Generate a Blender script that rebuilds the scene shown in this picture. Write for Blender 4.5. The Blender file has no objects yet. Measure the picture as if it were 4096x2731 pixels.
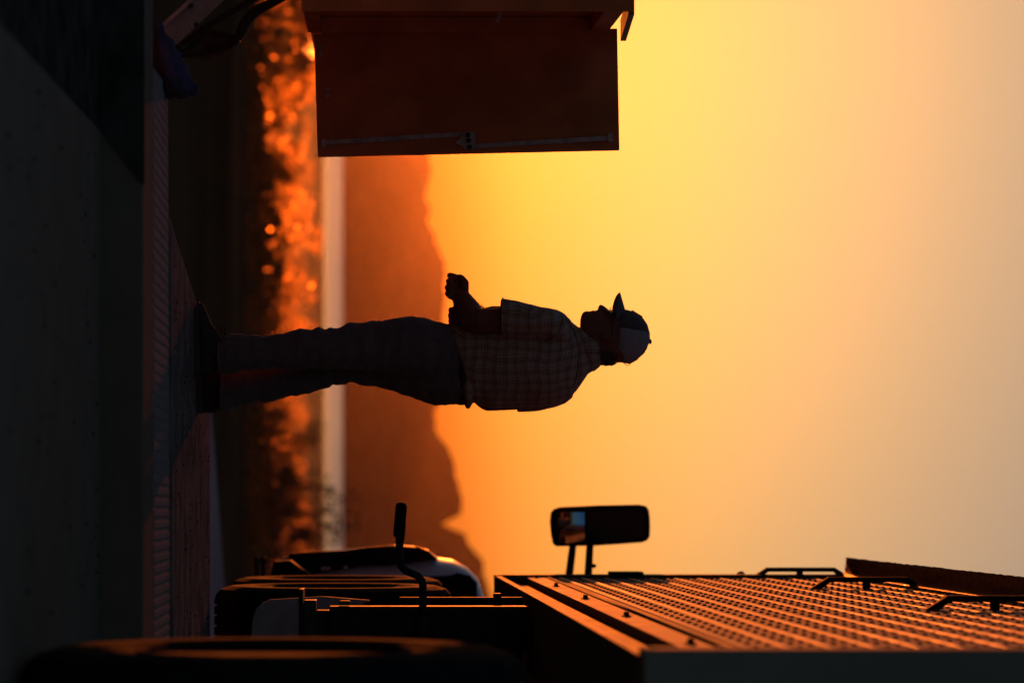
import bpy, bmesh, math, random
from mathutils import Vector, Matrix, noise
from mathutils.bvhtree import BVHTree

random.seed(7)
S = bpy.context.scene
COL = S.collection
rad = math.radians

# ------------------------------------------------------------------ camera
F = 11378.0            # focal length in pixels of the 4096 px wide photograph (100 mm lens)
HPX = 1470.0           # pixel column of the horizon (the photograph lies on its side)
EYE = 0.668            # eye height above the pad


def P(px, py, Y):
    """point at distance Y (m) that the survey of the photograph gives"""
    return Vector(((py - 1365.5) / F * Y, Y, EYE + (px - HPX) / F * Y))


cam = bpy.data.cameras.new('camera')
cam.sensor_width = 36.0
cam.sensor_fit = 'HORIZONTAL'
cam.lens = 100.0
cam.shift_x = (2048 - HPX) / 4096
cam.clip_start = 0.1
cam.clip_end = 20000
cam.dof.use_dof = True
cam.dof.focus_distance = 11.1
cam.dof.aperture_fstop = 2.5
camo = bpy.data.objects.new('camera', cam)
COL.objects.link(camo)
camo.matrix_world = Matrix(((0, -1, 0, 0), (0, 0, -1, 0), (1, 0, 0, EYE), (0, 0, 0, 1)))
S.camera = camo

# ------------------------------------------------------------------ light
SUN_EL = math.atan((2003 - HPX) / F)
SUN_AZ = math.atan((190 - 1365.5) / F)          # left of the view axis
SUN_DIR = Vector((math.sin(SUN_AZ) * math.cos(SUN_EL), math.cos(SUN_AZ) * math.cos(SUN_EL), math.sin(SUN_EL)))
W = bpy.data.worlds.new('World')
S.world = W
W.use_nodes = True
nt = W.node_tree
nt.nodes.clear()
out = nt.nodes.new('ShaderNodeOutputWorld')
bg = nt.nodes.new('ShaderNodeBackground')
sky = nt.nodes.new('ShaderNodeTexSky')
sky.sky_type = 'NISHITA'
sky.sun_disc = False
sky.sun_elevation = SUN_EL
sky.sun_rotation = SUN_AZ
sky.altitude = 0
sky.air_density = 1.33
sky.dust_density = 3.8
sky.ozone_density = 3.06
bg.inputs['Strength'].default_value = 0.180
wb = nt.nodes.new('ShaderNodeMix')               # white balance of the whole sky
wb.data_type = 'RGBA'
wb.blend_type = 'MULTIPLY'
wb.inputs[0].default_value = 1.0
wb.inputs[7].default_value = (0.98, 0.99, 1.0, 1)
nt.links.new(sky.outputs[0], wb.inputs[6])
gtc = nt.nodes.new('ShaderNodeTexCoord')          # dust layer: redder near the horizon, greyer aloft, the same all round
gsp = nt.nodes.new('ShaderNodeSeparateXYZ')
grp = nt.nodes.new('ShaderNodeValToRGB')
nt.links.new(gtc.outputs['Generated'], gsp.inputs[0])
nt.links.new(gsp.outputs[2], grp.inputs[0])
ge = grp.color_ramp.elements
ge[0].position, ge[0].color = 0.02, (0.86, 0.55, 1.0, 1)
ge[1].position, ge[1].color = 0.24, (0.655, 0.71, 0.76, 1)
for p_, c_ in ((0.055, (0.74, 0.655, 0.80, 1)), (0.11, (0.70, 0.70, 0.71, 1))):
    q_ = ge.new(p_)
    q_.color = c_
dl = nt.nodes.new('ShaderNodeMix')
dl.data_type = 'RGBA'
dl.blend_type = 'MULTIPLY'
dl.inputs[0].default_value = 1.0
nt.links.new(wb.outputs[2], dl.inputs[6])
nt.links.new(grp.outputs[0], dl.inputs[7])
nt.links.new(dl.outputs[2], bg.inputs['Color'])
nt.links.new(bg.outputs[0], out.inputs['Surface'])

sun = bpy.data.lights.new('sun', 'SUN')
sun.energy = 2.3
sun.angle = rad(0.5)
sun.color = (1.0, 0.17, 0.02)
suno = bpy.data.objects.new('sun', sun)
COL.objects.link(suno)
suno.rotation_euler = (-SUN_DIR).to_track_quat('-Z', 'Y').to_euler()

vs = S.view_settings
vs.view_transform = 'Standard'
vs.look = 'None'
vs.exposure = 0.0
vs.gamma = 1.0
vs.use_curve_mapping = False
S.cycles.use_denoising = True
S.cycles.max_bounces = 6
S.cycles.volume_bounces = 0
S.cycles.sample_clamp_indirect = 4.0

# ------------------------------------------------------------------ helpers
def mat(name, color, rough=0.6, metal=0.0, var=0.25, scale=12.0, bump=0.0, bscale=60.0, spec=0.5,
        coords='Object', transl=0.0, sheen=0.0):
    m = bpy.data.materials.new(name)
    m.use_nodes = True
    t = m.node_tree
    b = t.nodes['Principled BSDF']
    b.inputs['Roughness'].default_value = rough
    b.inputs['Metallic'].default_value = metal
    b.inputs['Specular IOR Level'].default_value = spec
    b.inputs['Sheen Weight'].default_value = sheen
    tc = t.nodes.new('ShaderNodeTexCoord')
    nz = t.nodes.new('ShaderNodeTexNoise')
    nz.inputs['Scale'].default_value = scale
    nz.inputs['Detail'].default_value = 5
    t.links.new(tc.outputs[coords], nz.inputs['Vector'])
    cr = t.nodes.new('ShaderNodeValToRGB')
    cr.color_ramp.elements[0].position = 0.3
    cr.color_ramp.elements[1].position = 0.7
    lo = [c * (1 - var) for c in color]
    hi = [min(1, c * (1 + var)) for c in color]
    cr.color_ramp.elements[0].color = (*lo, 1)
    cr.color_ramp.elements[1].color = (*hi, 1)
    t.links.new(nz.outputs['Fac'], cr.inputs['Fac'])
    t.links.new(cr.outputs['Color'], b.inputs['Base Color'])
    mr = t.nodes.new('ShaderNodeMapRange')
    mr.inputs['To Min'].default_value = max(0.02, rough - 0.12)
    mr.inputs['To Max'].default_value = min(1, rough + 0.12)
    t.links.new(nz.outputs['Fac'], mr.inputs['Value'])
    t.links.new(mr.outputs['Result'], b.inputs['Roughness'])
    if bump:
        n2 = t.nodes.new('ShaderNodeTexNoise')
        n2.inputs['Scale'].default_value = bscale
        n2.inputs['Detail'].default_value = 4
        t.links.new(tc.outputs[coords], n2.inputs['Vector'])
        bp = t.nodes.new('ShaderNodeBump')
        bp.inputs['Strength'].default_value = bump
        bp.inputs['Distance'].default_value = 0.01
        t.links.new(n2.outputs['Fac'], bp.inputs['Height'])
        t.links.new(bp.outputs['Normal'], b.inputs['Normal'])
    if transl:
        tr = t.nodes.new('ShaderNodeBsdfTranslucent')
        t.links.new(cr.outputs['Color'], tr.inputs['Color'])
        mx = t.nodes.new('ShaderNodeMixShader')
        mx.inputs[0].default_value = transl
        t.links.new(b.outputs[0], mx.inputs[1])
        t.links.new(tr.outputs[0], mx.inputs[2])
        t.links.new(mx.outputs[0], t.nodes['Material Output'].inputs['Surface'])
    return m


def tag(o, label=None, cat=None, group=None, kind=None):
    if label:
        o['label'] = label
    if cat:
        o['category'] = cat
    if group:
        o['group'] = group
    if kind:
        o['kind'] = kind
    return o


def empty(name, loc=(0, 0, 0), label=None, cat=None, group=None):
    o = bpy.data.objects.new(name, None)
    o.location = loc
    o.empty_display_size = 0.1
    COL.objects.link(o)
    bpy.context.view_layer.update()
    return tag(o, label, cat, group)


def link(name, me, parent=None, m=None):
    o = bpy.data.objects.new(name, me)
    COL.objects.link(o)
    if m is not None and not me.materials:
        me.materials.append(m)
    if parent is not None:
        o.parent = parent
        r = parent
        off = Vector((0, 0, 0))
        while r is not None:
            off += r.location
            r = r.parent
        o.location = -off          # meshes are built in world coordinates
    return o


class MB:
    def __init__(self):
        self.v = []
        self.f = []

    def add(self, vs_, fs_):
        n = len(self.v)
        self.v += [Vector(a) for a in vs_]
        self.f += [[i + n for i in f] for f in fs_]
        return self

    def box(self, a, b, M=None):
        x0, y0, z0 = a
        x1, y1, z1 = b
        c = [Vector(p) for p in ((x0, y0, z0), (x1, y0, z0), (x1, y1, z0), (x0, y1, z0),
                                 (x0, y0, z1), (x1, y0, z1), (x1, y1, z1), (x0, y1, z1))]
        if M is not None:
            c = [M @ p for p in c]
        return self.add(c, [(0, 3, 2, 1), (4, 5, 6, 7), (0, 1, 5, 4), (1, 2, 6, 5), (2, 3, 7, 6), (3, 0, 4, 7)])

    def prism(self, pts, d):
        """closed polygon pts (Vectors) swept by vector d"""
        n = len(pts)
        d = Vector(d)
        a = [Vector(p) for p in pts]
        return self.add(a + [p + d for p in a],
                        [tuple(range(n))[::-1], tuple(range(n, 2 * n))] +
                        [(i, (i + 1) % n, n + (i + 1) % n, n + i) for i in range(n)])

    def rings(self, rs, cap=True, closed=False):
        n = len(rs[0])
        vs_ = [p for r in rs for p in r]
        fs_ = []
        k = len(rs)
        for i in range(k - (0 if closed else 1)):
            for j in range(n):
                a, b = i * n + j, i * n + (j + 1) % n
                c, d = ((i + 1) % k) * n + (j + 1) % n, ((i + 1) % k) * n + j
                fs_.append((a, b, c, d))
        if cap and not closed:
            fs_.append(tuple(range(n))[::-1])
            fs_.append(tuple((k - 1) * n + j for j in range(n)))
        return self.add(vs_, fs_)

    def tube(self, pts, r, n=10, closed=False):
        pts = [Vector(p) for p in pts]
        k = len(pts)
        if not hasattr(r, '__len__'):
            r = [r] * k
        rs = []
        prev = None
        for i, p in enumerate(pts):
            if closed:
                t = pts[(i + 1) % k] - pts[i - 1]
            elif i == 0:
                t = pts[1] - p
            elif i == k - 1:
                t = p - pts[i - 1]
            else:
                t = (pts[i + 1] - p).normalized() + (p - pts[i - 1]).normalized()
            t.normalize()
            if prev is None:
                u = t.orthogonal().normalized()
            else:
                u = (prev - t * prev.dot(t))
                u = u.normalized() if u.length > 1e-6 else t.orthogonal().normalized()
            prev = u
            w = t.cross(u)
            rs.append([p + (u * math.cos(2 * math.pi * j / n) + w * math.sin(2 * math.pi * j / n)) * r[i] for j in range(n)])
        return self.rings(rs, closed=closed)

    def ball(self, c, rx, ry, rz, n=14, k=9, M=None):
        c = Vector(c)
        rs = []
        for i in range(1, k):
            ph = math.pi * i / k - math.pi / 2
            r = []
            for j in range(n):
                th = 2 * math.pi * j / n
                q = Vector((rx * math.cos(ph) * math.cos(th), ry * math.cos(ph) * math.sin(th), rz * math.sin(ph)))
                r.append(c + (M @ q if M is not None else q))
            rs.append(r)
        return self.rings(rs)

    def mesh(self, name, smooth=False):
        me = bpy.data.meshes.new(name)
        me.from_pydata([tuple(v) for v in self.v], [], self.f)
        bm = bmesh.new()
        bm.from_mesh(me)
        bmesh.ops.recalc_face_normals(bm, faces=bm.faces)
        bm.to_mesh(me)
        bm.free()
        if smooth:
            for p in me.polygons:
                p.use_smooth = True
        return me

    def build(self, name, m, parent=None, smooth=False, bevel=0.0):
        me = self.mesh(name, smooth)
        if bevel:
            bm = bmesh.new()
            bm.from_mesh(me)
            bmesh.ops.remove_doubles(bm, verts=bm.verts, dist=1e-6)
            es = [e for e in bm.edges if len(e.link_faces) == 2 and e.calc_face_angle(0) > 0.5]
            bmesh.ops.bevel(bm, geom=es, offset=bevel, segments=2, affect='EDGES', profile=0.6)
            bm.to_mesh(me)
            bm.free()
        return link(name, me, parent, m)


def fuse(mb, name, voxel=0.006, smooth=4, wrinkle=None):
    """melt the collected shapes into one continuous skin"""
    tmp = bpy.data.objects.new('tmp', mb.mesh('tmp'))
    COL.objects.link(tmp)
    md = tmp.modifiers.new('r', 'REMESH')
    md.mode = 'VOXEL'
    md.voxel_size = voxel
    dg = bpy.context.evaluated_depsgraph_get()
    me = bpy.data.meshes.new_from_object(tmp.evaluated_get(dg))
    me.name = name
    old = tmp.data
    bpy.data.objects.remove(tmp)
    bpy.data.meshes.remove(old)
    bm = bmesh.new()
    bm.from_mesh(me)
    for _ in range(smooth):
        bmesh.ops.smooth_vert(bm, verts=bm.verts, factor=0.5, use_axis_x=True, use_axis_y=True, use_axis_z=True)
    bm.normal_update()
    if wrinkle:
        mv = [(v, v.normal * wrinkle(v.co, v.normal)) for v in bm.verts]
        for v, d in mv:
            v.co += d
    bm.to_mesh(me)
    bm.free()
    for p in me.polygons:
        p.use_smooth = True
    return me


# ------------------------------------------------------------------ materials
M_CONC = mat('worn_concrete', (0.25, 0.172, 0.108), 0.95, spec=0.0, var=0.10, scale=7, bump=0.25, bscale=90)
M_PAD = mat('wet_pad', (0.21, 0.165, 0.13), 0.95, spec=0.0, var=0.4, scale=6, bump=0.03, bscale=140)
M_RIB = mat('galvanised_steel', (0.31, 0.26, 0.21), 0.95, spec=0.0, var=0.3, scale=20, bump=0.2)
M_DIRT = mat('dark_soil', (0.07, 0.056, 0.04), 0.95, var=0.6, scale=9, bump=1.0, bscale=25, spec=0.0)
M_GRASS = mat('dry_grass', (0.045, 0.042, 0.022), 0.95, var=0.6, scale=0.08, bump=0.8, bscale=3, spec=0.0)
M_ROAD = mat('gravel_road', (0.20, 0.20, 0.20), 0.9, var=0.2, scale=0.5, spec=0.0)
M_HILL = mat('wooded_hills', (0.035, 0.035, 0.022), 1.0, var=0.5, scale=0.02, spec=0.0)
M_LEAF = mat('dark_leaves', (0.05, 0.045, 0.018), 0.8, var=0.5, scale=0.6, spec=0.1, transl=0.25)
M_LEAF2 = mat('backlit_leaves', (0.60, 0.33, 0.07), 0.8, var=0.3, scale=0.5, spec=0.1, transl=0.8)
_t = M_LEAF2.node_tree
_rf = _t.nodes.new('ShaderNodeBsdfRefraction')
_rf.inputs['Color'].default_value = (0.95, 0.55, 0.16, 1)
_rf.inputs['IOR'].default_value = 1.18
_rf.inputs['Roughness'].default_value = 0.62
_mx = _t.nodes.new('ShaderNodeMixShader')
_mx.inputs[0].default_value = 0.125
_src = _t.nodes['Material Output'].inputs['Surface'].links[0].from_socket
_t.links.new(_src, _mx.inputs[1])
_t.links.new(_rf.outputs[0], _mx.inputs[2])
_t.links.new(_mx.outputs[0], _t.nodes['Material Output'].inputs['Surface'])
M_BARK = mat('bark', (0.05, 0.04, 0.03), 0.9, bump=0.5)
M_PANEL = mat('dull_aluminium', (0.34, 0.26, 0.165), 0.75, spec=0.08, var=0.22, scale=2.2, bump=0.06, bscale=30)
M_RIDGE = mat('sunlit_ridge', (0.48, 0.37, 0.235), 0.55, metal=0.05, spec=0.22, var=0.12, scale=9)  # sun caught by the ridges is put into a lighter colour
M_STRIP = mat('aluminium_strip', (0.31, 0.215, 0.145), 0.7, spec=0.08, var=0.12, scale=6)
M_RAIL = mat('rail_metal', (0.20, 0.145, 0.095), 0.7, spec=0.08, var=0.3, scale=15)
M_BLACK = mat('black_paint', (0.012, 0.011, 0.010), 0.75, spec=0.08, var=0.3, scale=20)
M_RUBBER = mat('tyre_rubber', (0.014, 0.012, 0.011), 0.85, spec=0.06, var=0.35, scale=18, bump=0.3, bscale=120)
M_TREAD = mat('near_tyre_rubber', (0.020, 0.017, 0.016), 0.9, spec=0.012, var=0.35, scale=18, bump=0.3, bscale=120)
M_STEEL = mat('dark_steel', (0.045, 0.036, 0.03), 0.65, spec=0.10, var=0.4, scale=18)
M_WHITE = mat('white_paint', (0.62, 0.63, 0.64), 0.35, var=0.06, scale=4)
M_FLAP = mat('pale_plastic', (0.33, 0.32, 0.31), 0.6, var=0.25, scale=9)
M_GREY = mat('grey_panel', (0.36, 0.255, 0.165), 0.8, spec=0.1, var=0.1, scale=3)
M_CAB = mat('cabinet_veil_red', (0.70, 0.17, 0.05), 0.7, spec=0.15, var=0.25, scale=5)  # reddish lens veil over the door is put into this colour
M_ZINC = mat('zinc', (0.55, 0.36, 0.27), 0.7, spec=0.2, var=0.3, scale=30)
M_WOOD = mat('weathered_board', (0.27, 0.22, 0.17), 0.8, var=0.3, scale=14, bump=0.3)
M_RUST = mat('worn_shovel_steel', (0.085, 0.06, 0.045), 0.6, metal=0.4, var=0.45, scale=25, bump=0.3)
M_RAG = mat('blue_rag', (0.055, 0.045, 0.085), 0.95, var=0.6, scale=14, bump=0.6)
M_FIBRE = mat('frayed_fibre', (0.30, 0.14, 0.08), 0.9, transl=0.5)  # orange sunlight on the fringe put into the fibre colour
M_GLASSDARK = mat('tinted_glass', (0.01, 0.012, 0.014), 0.12, spec=0.6)
M_MIRROR = mat('twilight_mirror', (0.42, 0.48, 0.56), 0.06, metal=1.0, var=0.03)  # blue twilight reflection put into the mirror tint
M_BRISTLE = mat('dusty_bristle', (0.30, 0.17, 0.09), 0.5, var=0.5, scale=30, bump=0.5, bscale=200)

# ------------------------------------------------------------------ distant setting
AX = 0.0575                                     # the trailer points 3.3 degrees right of the view


def terrain_z(x, y):
    prof = [(-60, -0.72), (8, -0.72), (13, -0.74), (18, -0.78), (30, -0.95), (60, -1.9), (100, -3.2), (160, -6.2), (300, -14), (600, -27), (1060, -36.2), (1400, -40)]
    for (a, za), (b, zb) in zip(prof, prof[1:]):
        if y <= b:
            t = (y - a) / (b - a)
            z = za + (zb - za) * t
            break
    else:
        z = prof[-1][1]
    if y > 14:
        z += noise.noise(Vector((x * 0.02, y * 0.02, 1))) * min(1.2, (y - 14) * 0.02)
    return z


ys = [-40, 0, 4, 8, 10, 12, 13, 15, 18, 22, 27, 33, 40, 50, 60, 75, 90, 110, 135, 160, 200, 250, 300, 380, 480, 600, 800, 950, 1060, 1400]
g = MB()
nx = 41
gv = []
for y in ys:
    wdt = 60 + max(0, y) * 1.2
    gv.append([Vector(((i / (nx - 1) * 2 - 1) * wdt, y, terrain_z((i / (nx - 1) * 2 - 1) * wdt, y))) for i in range(nx)])
g.add([p for r in gv for p in r], [(j * nx + i, j * nx + i + 1, (j + 1) * nx + i + 1, (j + 1) * nx + i) for j in range(len(ys) - 1) for i in range(nx - 1)])
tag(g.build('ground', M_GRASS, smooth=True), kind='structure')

# gravel track crossing below the pad
g = MB()
n = 30
a_, b_ = [], []
for i in range(n):
    x = 0.2 + i * 0.45
    y0 = 25 + i * 0.10
    a_.append(Vector((x, y0, terrain_z(x, y0) + 0.1)))
    b_.append(Vector((x, y0 + 1.2 + min(5.0, i * 0.55), terrain_z(x, y0 + 3) + 0.12)))
g.add(a_ + b_, [(i, i + 1, n + i + 1, n + i) for i in range(n - 1)])
tag(g.build('gravel_track', M_ROAD), kind='structure')

# lake
mw = bpy.data.materials.new('lake_water')
mw.use_nodes = True
t = mw.node_tree
b = t.nodes['Principled BSDF']
b.inputs['Base Color'].default_value = (0.98, 0.80, 0.58, 1)
b.inputs['Metallic'].default_value = 0.9
b.inputs['IOR'].default_value = 1.33
tc = t.nodes.new('ShaderNodeTexCoord')
nz = t.nodes.new('ShaderNodeTexNoise')
nz.inputs['Scale'].default_value = 0.03
nz.inputs['Detail'].default_value = 6
mp = t.nodes.new('ShaderNodeMapping')
mp.inputs['Scale'].default_value = (0.4, 1, 1)
t.links.new(tc.outputs['Object'], mp.inputs['Vector'])
t.links.new(mp.outputs[0], nz.inputs['Vector'])
sy = t.nodes.new('ShaderNodeSeparateXYZ')            # calm near shore, wind-ruffled beyond
t.links.new(tc.outputs['Object'], sy.inputs[0])
rg_ = t.nodes.new('ShaderNodeMapRange')
rg_.inputs['From Min'].default_value = 2250
rg_.inputs['From Max'].default_value = 2600
rg_.inputs['To Min'].default_value = 0.07
rg_.inputs['To Max'].default_value = 0.34
t.links.new(sy.outputs[1], rg_.inputs['Value'])
t.links.new(rg_.outputs[0], b.inputs['Roughness'])
bp = t.nodes.new('ShaderNodeBump')
bp.inputs['Distance'].default_value = 1.0
t.links.new(rg_.outputs[0], bp.inputs['Strength'])
t.links.new(nz.outputs['Fac'], bp.inputs['Height'])
t.links.new(bp.outputs['Normal'], b.inputs['Normal'])
g = MB()
g.add([(-3500, 900, -35), (3500, 900, -35), (3500, 4400, -35), (-3500, 4400, -35)], [(0, 1, 2, 3)])
tag(g.build('lake', mw), kind='structure')

# hills beyond the lake
RIDGE = [(-2600, 1790), (-1500, 1750), (-700, 1690), (-200, 1722), (0, 1730), (300, 1712), (500, 1700), (642, 1713), (718, 1726), (780, 1708), (815, 1705), (851, 1728), (897, 1718), (943, 1744),
         (1009, 1754), (1040, 1774), (1198, 1780), (1330, 1768), (1480, 1752), (1625, 1749), (1722, 1744), (1778, 1764), (1845, 1815), (1916, 1825),
         (1993, 1846), (2060, 1838), (2088, 1778), (2100, 1766), (2112, 1800), (2130, 1866), (2238, 1922), (2340, 1958), (2600, 2020), (3200, 1960), (4500, 1900), (6000, 1930)]
RY = 5000.0


def ridge_z(x):
    py = 1365.5 + x / RY * F
    for (a, pa), (b, pb) in zip(RIDGE, RIDGE[1:]):
        if a <= py <= b:
            p = pa + (pb - pa) * (py - a) / (b - a)
            break
    else:
        p = 1790
    return EYE + (p - HPX) / F * RY


g = MB()
xs = []
x = -1700.0
while x < 2000:
    xs.append(x)
    x += 9 if -620 < x < 620 else 40
rows = [4150, 4200, 4300, 4420, 4560, 4700, 4850, 4950, 5000, 5060, 5200, 5500, 6000]
hv = []
for y in rows:
    r = []
    for x in xs:
        zr = ridge_z(x)
        if y <= 5000:
            t_ = (y - 4150) / 850
            z = -36 + (zr + 36) * (t_ ** 0.9)
            z += (noise.noise(Vector((x * 0.006, y * 0.006, 3))) * 14) * math.sin(math.pi * t_)
        else:
            z = zr - (y - 5000) * 0.16
        if 4940 < y < 5100:
            z += noise.noise(Vector((x * 0.013, 7, 5))) * 9 + noise.noise(Vector((x * 0.035, 4, 9))) * 9 + noise.noise(Vector((x * 0.09, 4, 2))) * 3
        r.append(Vector((x, y, z)))
    hv.append(r)
nx = len(xs)
g.add([p for r in hv for p in r], [(j * nx + i, j * nx + i + 1, (j + 1) * nx + i + 1, (j + 1) * nx + i) for j in range(len(rows) - 1) for i in range(nx - 1)])
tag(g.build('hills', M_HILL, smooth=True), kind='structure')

# haze over the valley
g = MB()
g.box((-4200, -60, -42), (4200, 6300, 330))
mh = bpy.data.materials.new('haze_air')
mh.use_nodes = True
t = mh.node_tree
t.nodes.clear()
o_ = t.nodes.new('ShaderNodeOutputMaterial')
pv = t.nodes.new('ShaderNodeVolumePrincipled')
pv.inputs['Color'].default_value = (0.98, 0.78, 0.60, 1)
pv.inputs['Density'].default_value = 0.0000075
pv.inputs['Anisotropy'].default_value = 0.91
t.links.new(pv.outputs[0], o_.inputs['Volume'])
tag(g.build('haze', mh), kind='stuff')

# ------------------------------------------------------------------ trees before the lake
def tree_mesh(seed, h, w, leaf=None, dens=None):
    rnd = random.Random(seed)
    tr = MB()
    top = h * 0.8
    lean = rnd.uniform(-.05, .05) * h
    tr.tube([(0, 0, -0.6), (lean * .3, 0, h * .25), (lean * .6, 0, h * .5), (lean, 0, top)], [h * .028, h * .022, h * .015, h * .004], n=7)
    blobs = []
    for i in range(rnd.randint(9, 13)):
        a = rnd.uniform(0, 6.28)
        zz = h * rnd.uniform(.32, .95)
        rr = w * .5 * math.sqrt(max(0.05, 1 - ((zz / h - .55) / .5) ** 2)) * rnd.uniform(.35, .95)
        c = Vector((math.cos(a) * rr + lean * .6, math.sin(a) * rr, zz))
        tr.tube([(lean * .5, 0, zz * .7), c], [h * .009, h * .003], n=5)
        blobs.append((c, w * rnd.uniform(.13, .26)))
    cr = MB()
    for c, r in blobs:
        for k in range(dens or (75 if leaf is None else 70)):
            d = Vector((rnd.gauss(0, 1), rnd.gauss(0, 1), rnd.gauss(0, .75)))
            d = d.normalized() * r * (rnd.random() ** .5)
            p = c + d
            s = rnd.uniform(.10, .24) * (h / 8) * (1 if leaf is None else .8)
            u = Vector((rnd.gauss(0, 1), rnd.gauss(0, 1), rnd.gauss(0, 1))).normalized()
            v = u.orthogonal().normalized()
            cr.add([p + u * s, p + v * s * .6, p - u * s, p - v * s * .6], [(0, 1, 2, 3)])
    mt, mc = tr.mesh('trunk', True), cr.mesh('crown')
    mt.materials.append(M_BARK)
    mc.materials.append(leaf or M_LEAF)
    return mt, mc


KIND = [tree_mesh(11, 7.5, 5.5), tree_mesh(12, 9, 6.5), tree_mesh(13, 6, 6), tree_mesh(14, 10, 6), tree_mesh(15, 5, 5), tree_mesh(16, 8, 8)]
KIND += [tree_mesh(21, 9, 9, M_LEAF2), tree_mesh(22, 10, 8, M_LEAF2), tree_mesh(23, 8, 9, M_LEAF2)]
KIND += [tree_mesh(31, 9, 7, None, 16)]
HK = [7.5, 9, 6, 10, 5, 8, 9, 10, 8, 9]
TREES = []
rt = random.Random(4)
for i in range(52):
    py = -20 + i * 2450 / 51 + rt.uniform(-25, 25)
    TREES.append((py, rt.uniform(190, 420), rt.uniform(1075, 1190), rt.randrange(6), 0))
for i in range(7):
    TREES.append((1690 + i * 85 + rt.uniform(-20, 20), rt.uniform(170, 260), rt.uniform(1190, 1300), rt.randrange(6), 1))
for i in range(16):
    TREES.append((-60 + i * 28 + rt.uniform(-12, 12), rt.uniform(420, 700), rt.uniform(1205, 1275), 6 + rt.randrange(3), 2))
for i in range(26):
    TREES.append((300 + i * 85 + rt.uniform(-40, 40), rt.uniform(300, 620), rt.uniform(1120, 1225), rt.choice((0, 2, 5, 6, 7, 8)), 2))
for i in range(14):
    TREES.append((40 + i * 22 + rt.uniform(-10, 10), rt.uniform(260, 420), rt.uniform(1225, 1300), rt.choice((1, 3, 5, 6, 8)), 2))
for py_ in (95, 130, 165, 200, 235, 270):
    TREES.append((py_, rt.uniform(230, 300), rt.uniform(1270, 1300), rt.choice((6, 8, 5)), 2))
TREES += [(1930, 190, 1440, 9, 1), (2030, 200, 1480, 9, 1), (2120, 190, 1400, 9, 1)]
for r_, (Y0_, Y1_, p0_, p1_, n_) in enumerate(((430, 560, 1130, 1210, 30), (620, 800, 1180, 1265, 32), (850, 1020, 1210, 1295, 32))):
    for i in range(n_):
        TREES.append((-40 + i * 2480 / (n_ - 1) + rt.uniform(-35, 35), rt.uniform(Y0_, Y1_), rt.uniform(p0_, p1_), 6 + rt.randrange(3), 2))
TL = [('dark blurred tree crown in the nearest row before the lake', 'nearest dark trees before the lake'),
      ('taller dark tree rising against the pale lake strip beside the truck', 'taller trees beside the truck'),
      ('tree with backlit orange foliage further down the valley', 'backlit trees in the valley')]
for py, Y, tpx, k, cls in TREES:
    X = (py - 1365.5) / F * Y
    base = terrain_z(X, Y)
    h = EYE + (tpx - HPX) / F * Y - base
    s = max(0.3, h / HK[k])
    o = empty('tree', (X, Y, base), TL[cls][0], 'tree', TL[cls][1])
    o.rotation_euler.z = rt.uniform(0, 6.28)
    o.scale = (s * rt.uniform(.9, 1.3), s * rt.uniform(.9, 1.3), s)
    for nm, me in (('trunk', KIND[k][0]), ('crown', KIND[k][1])):
        c = bpy.data.objects.new(nm, me)
        COL.objects.link(c)
        c.parent = o

# low scrub and grass along the brow of the slope
rs_ = random.Random(21)
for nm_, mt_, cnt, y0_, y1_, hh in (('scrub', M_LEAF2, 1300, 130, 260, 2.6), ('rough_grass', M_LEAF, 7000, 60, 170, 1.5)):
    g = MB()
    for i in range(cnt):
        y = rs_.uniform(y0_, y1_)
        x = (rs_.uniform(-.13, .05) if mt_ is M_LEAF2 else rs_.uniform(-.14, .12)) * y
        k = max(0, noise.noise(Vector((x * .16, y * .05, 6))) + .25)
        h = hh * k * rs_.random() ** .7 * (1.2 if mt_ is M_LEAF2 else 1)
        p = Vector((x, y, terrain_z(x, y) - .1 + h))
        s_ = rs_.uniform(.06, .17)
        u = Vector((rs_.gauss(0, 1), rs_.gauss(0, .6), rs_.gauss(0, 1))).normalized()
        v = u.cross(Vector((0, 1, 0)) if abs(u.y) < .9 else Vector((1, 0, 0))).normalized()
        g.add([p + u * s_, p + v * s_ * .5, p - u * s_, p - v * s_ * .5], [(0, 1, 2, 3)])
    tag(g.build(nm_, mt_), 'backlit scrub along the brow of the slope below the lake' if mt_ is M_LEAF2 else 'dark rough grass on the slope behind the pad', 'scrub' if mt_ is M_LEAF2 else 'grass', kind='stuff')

# ------------------------------------------------------------------ pad and slabs underfoot
def sheet(name, pts, z0, z1, m, parent=None, bevel=0.0):
    g = MB()
    g.prism([Vector((x, y, z0)) for x, y in pts], (0, 0, z1 - z0))
    return tag(g.build(name, m, parent, bevel=bevel), kind=None if parent else 'structure')


SLAB = -0.12
sheet('bare_soil', [(-9, 2.0), (-0.80, 2.0), (-0.625, 8.42), (-9, 8.42)], -0.6, SLAB - .005, M_DIRT)
sheet('concrete_slab', [(-0.795, 2.0), (9, 2.0), (9, 8.42), (-0.62, 8.42)], -0.6, SLAB, M_CONC, bevel=0.004)
sheet('concrete_kerb', [(-9, 8.44), (9, 8.44), (9, 8.84), (-9, 8.84)], -0.6, 0.002, M_CONC, bevel=0.008)
g = MB()
g.prism([Vector((-4, 8.428, SLAB - .004)), Vector((-.63, 8.428, SLAB - .004)), Vector((-.462, 8.428, 0.006)), Vector((-4, 8.428, 0.006))], (0, .011, 0))
tag(g.build('rubber_apron', M_DIRT), 'dark dirty rubber apron over the left of the concrete kerb', 'apron')
grate = sheet('steel_grating', [(-0.86, 8.93), (4.0, 9.02), (4.0, 9.86), (-0.86, 9.60)], -0.12, -0.006, M_RIB)
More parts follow.
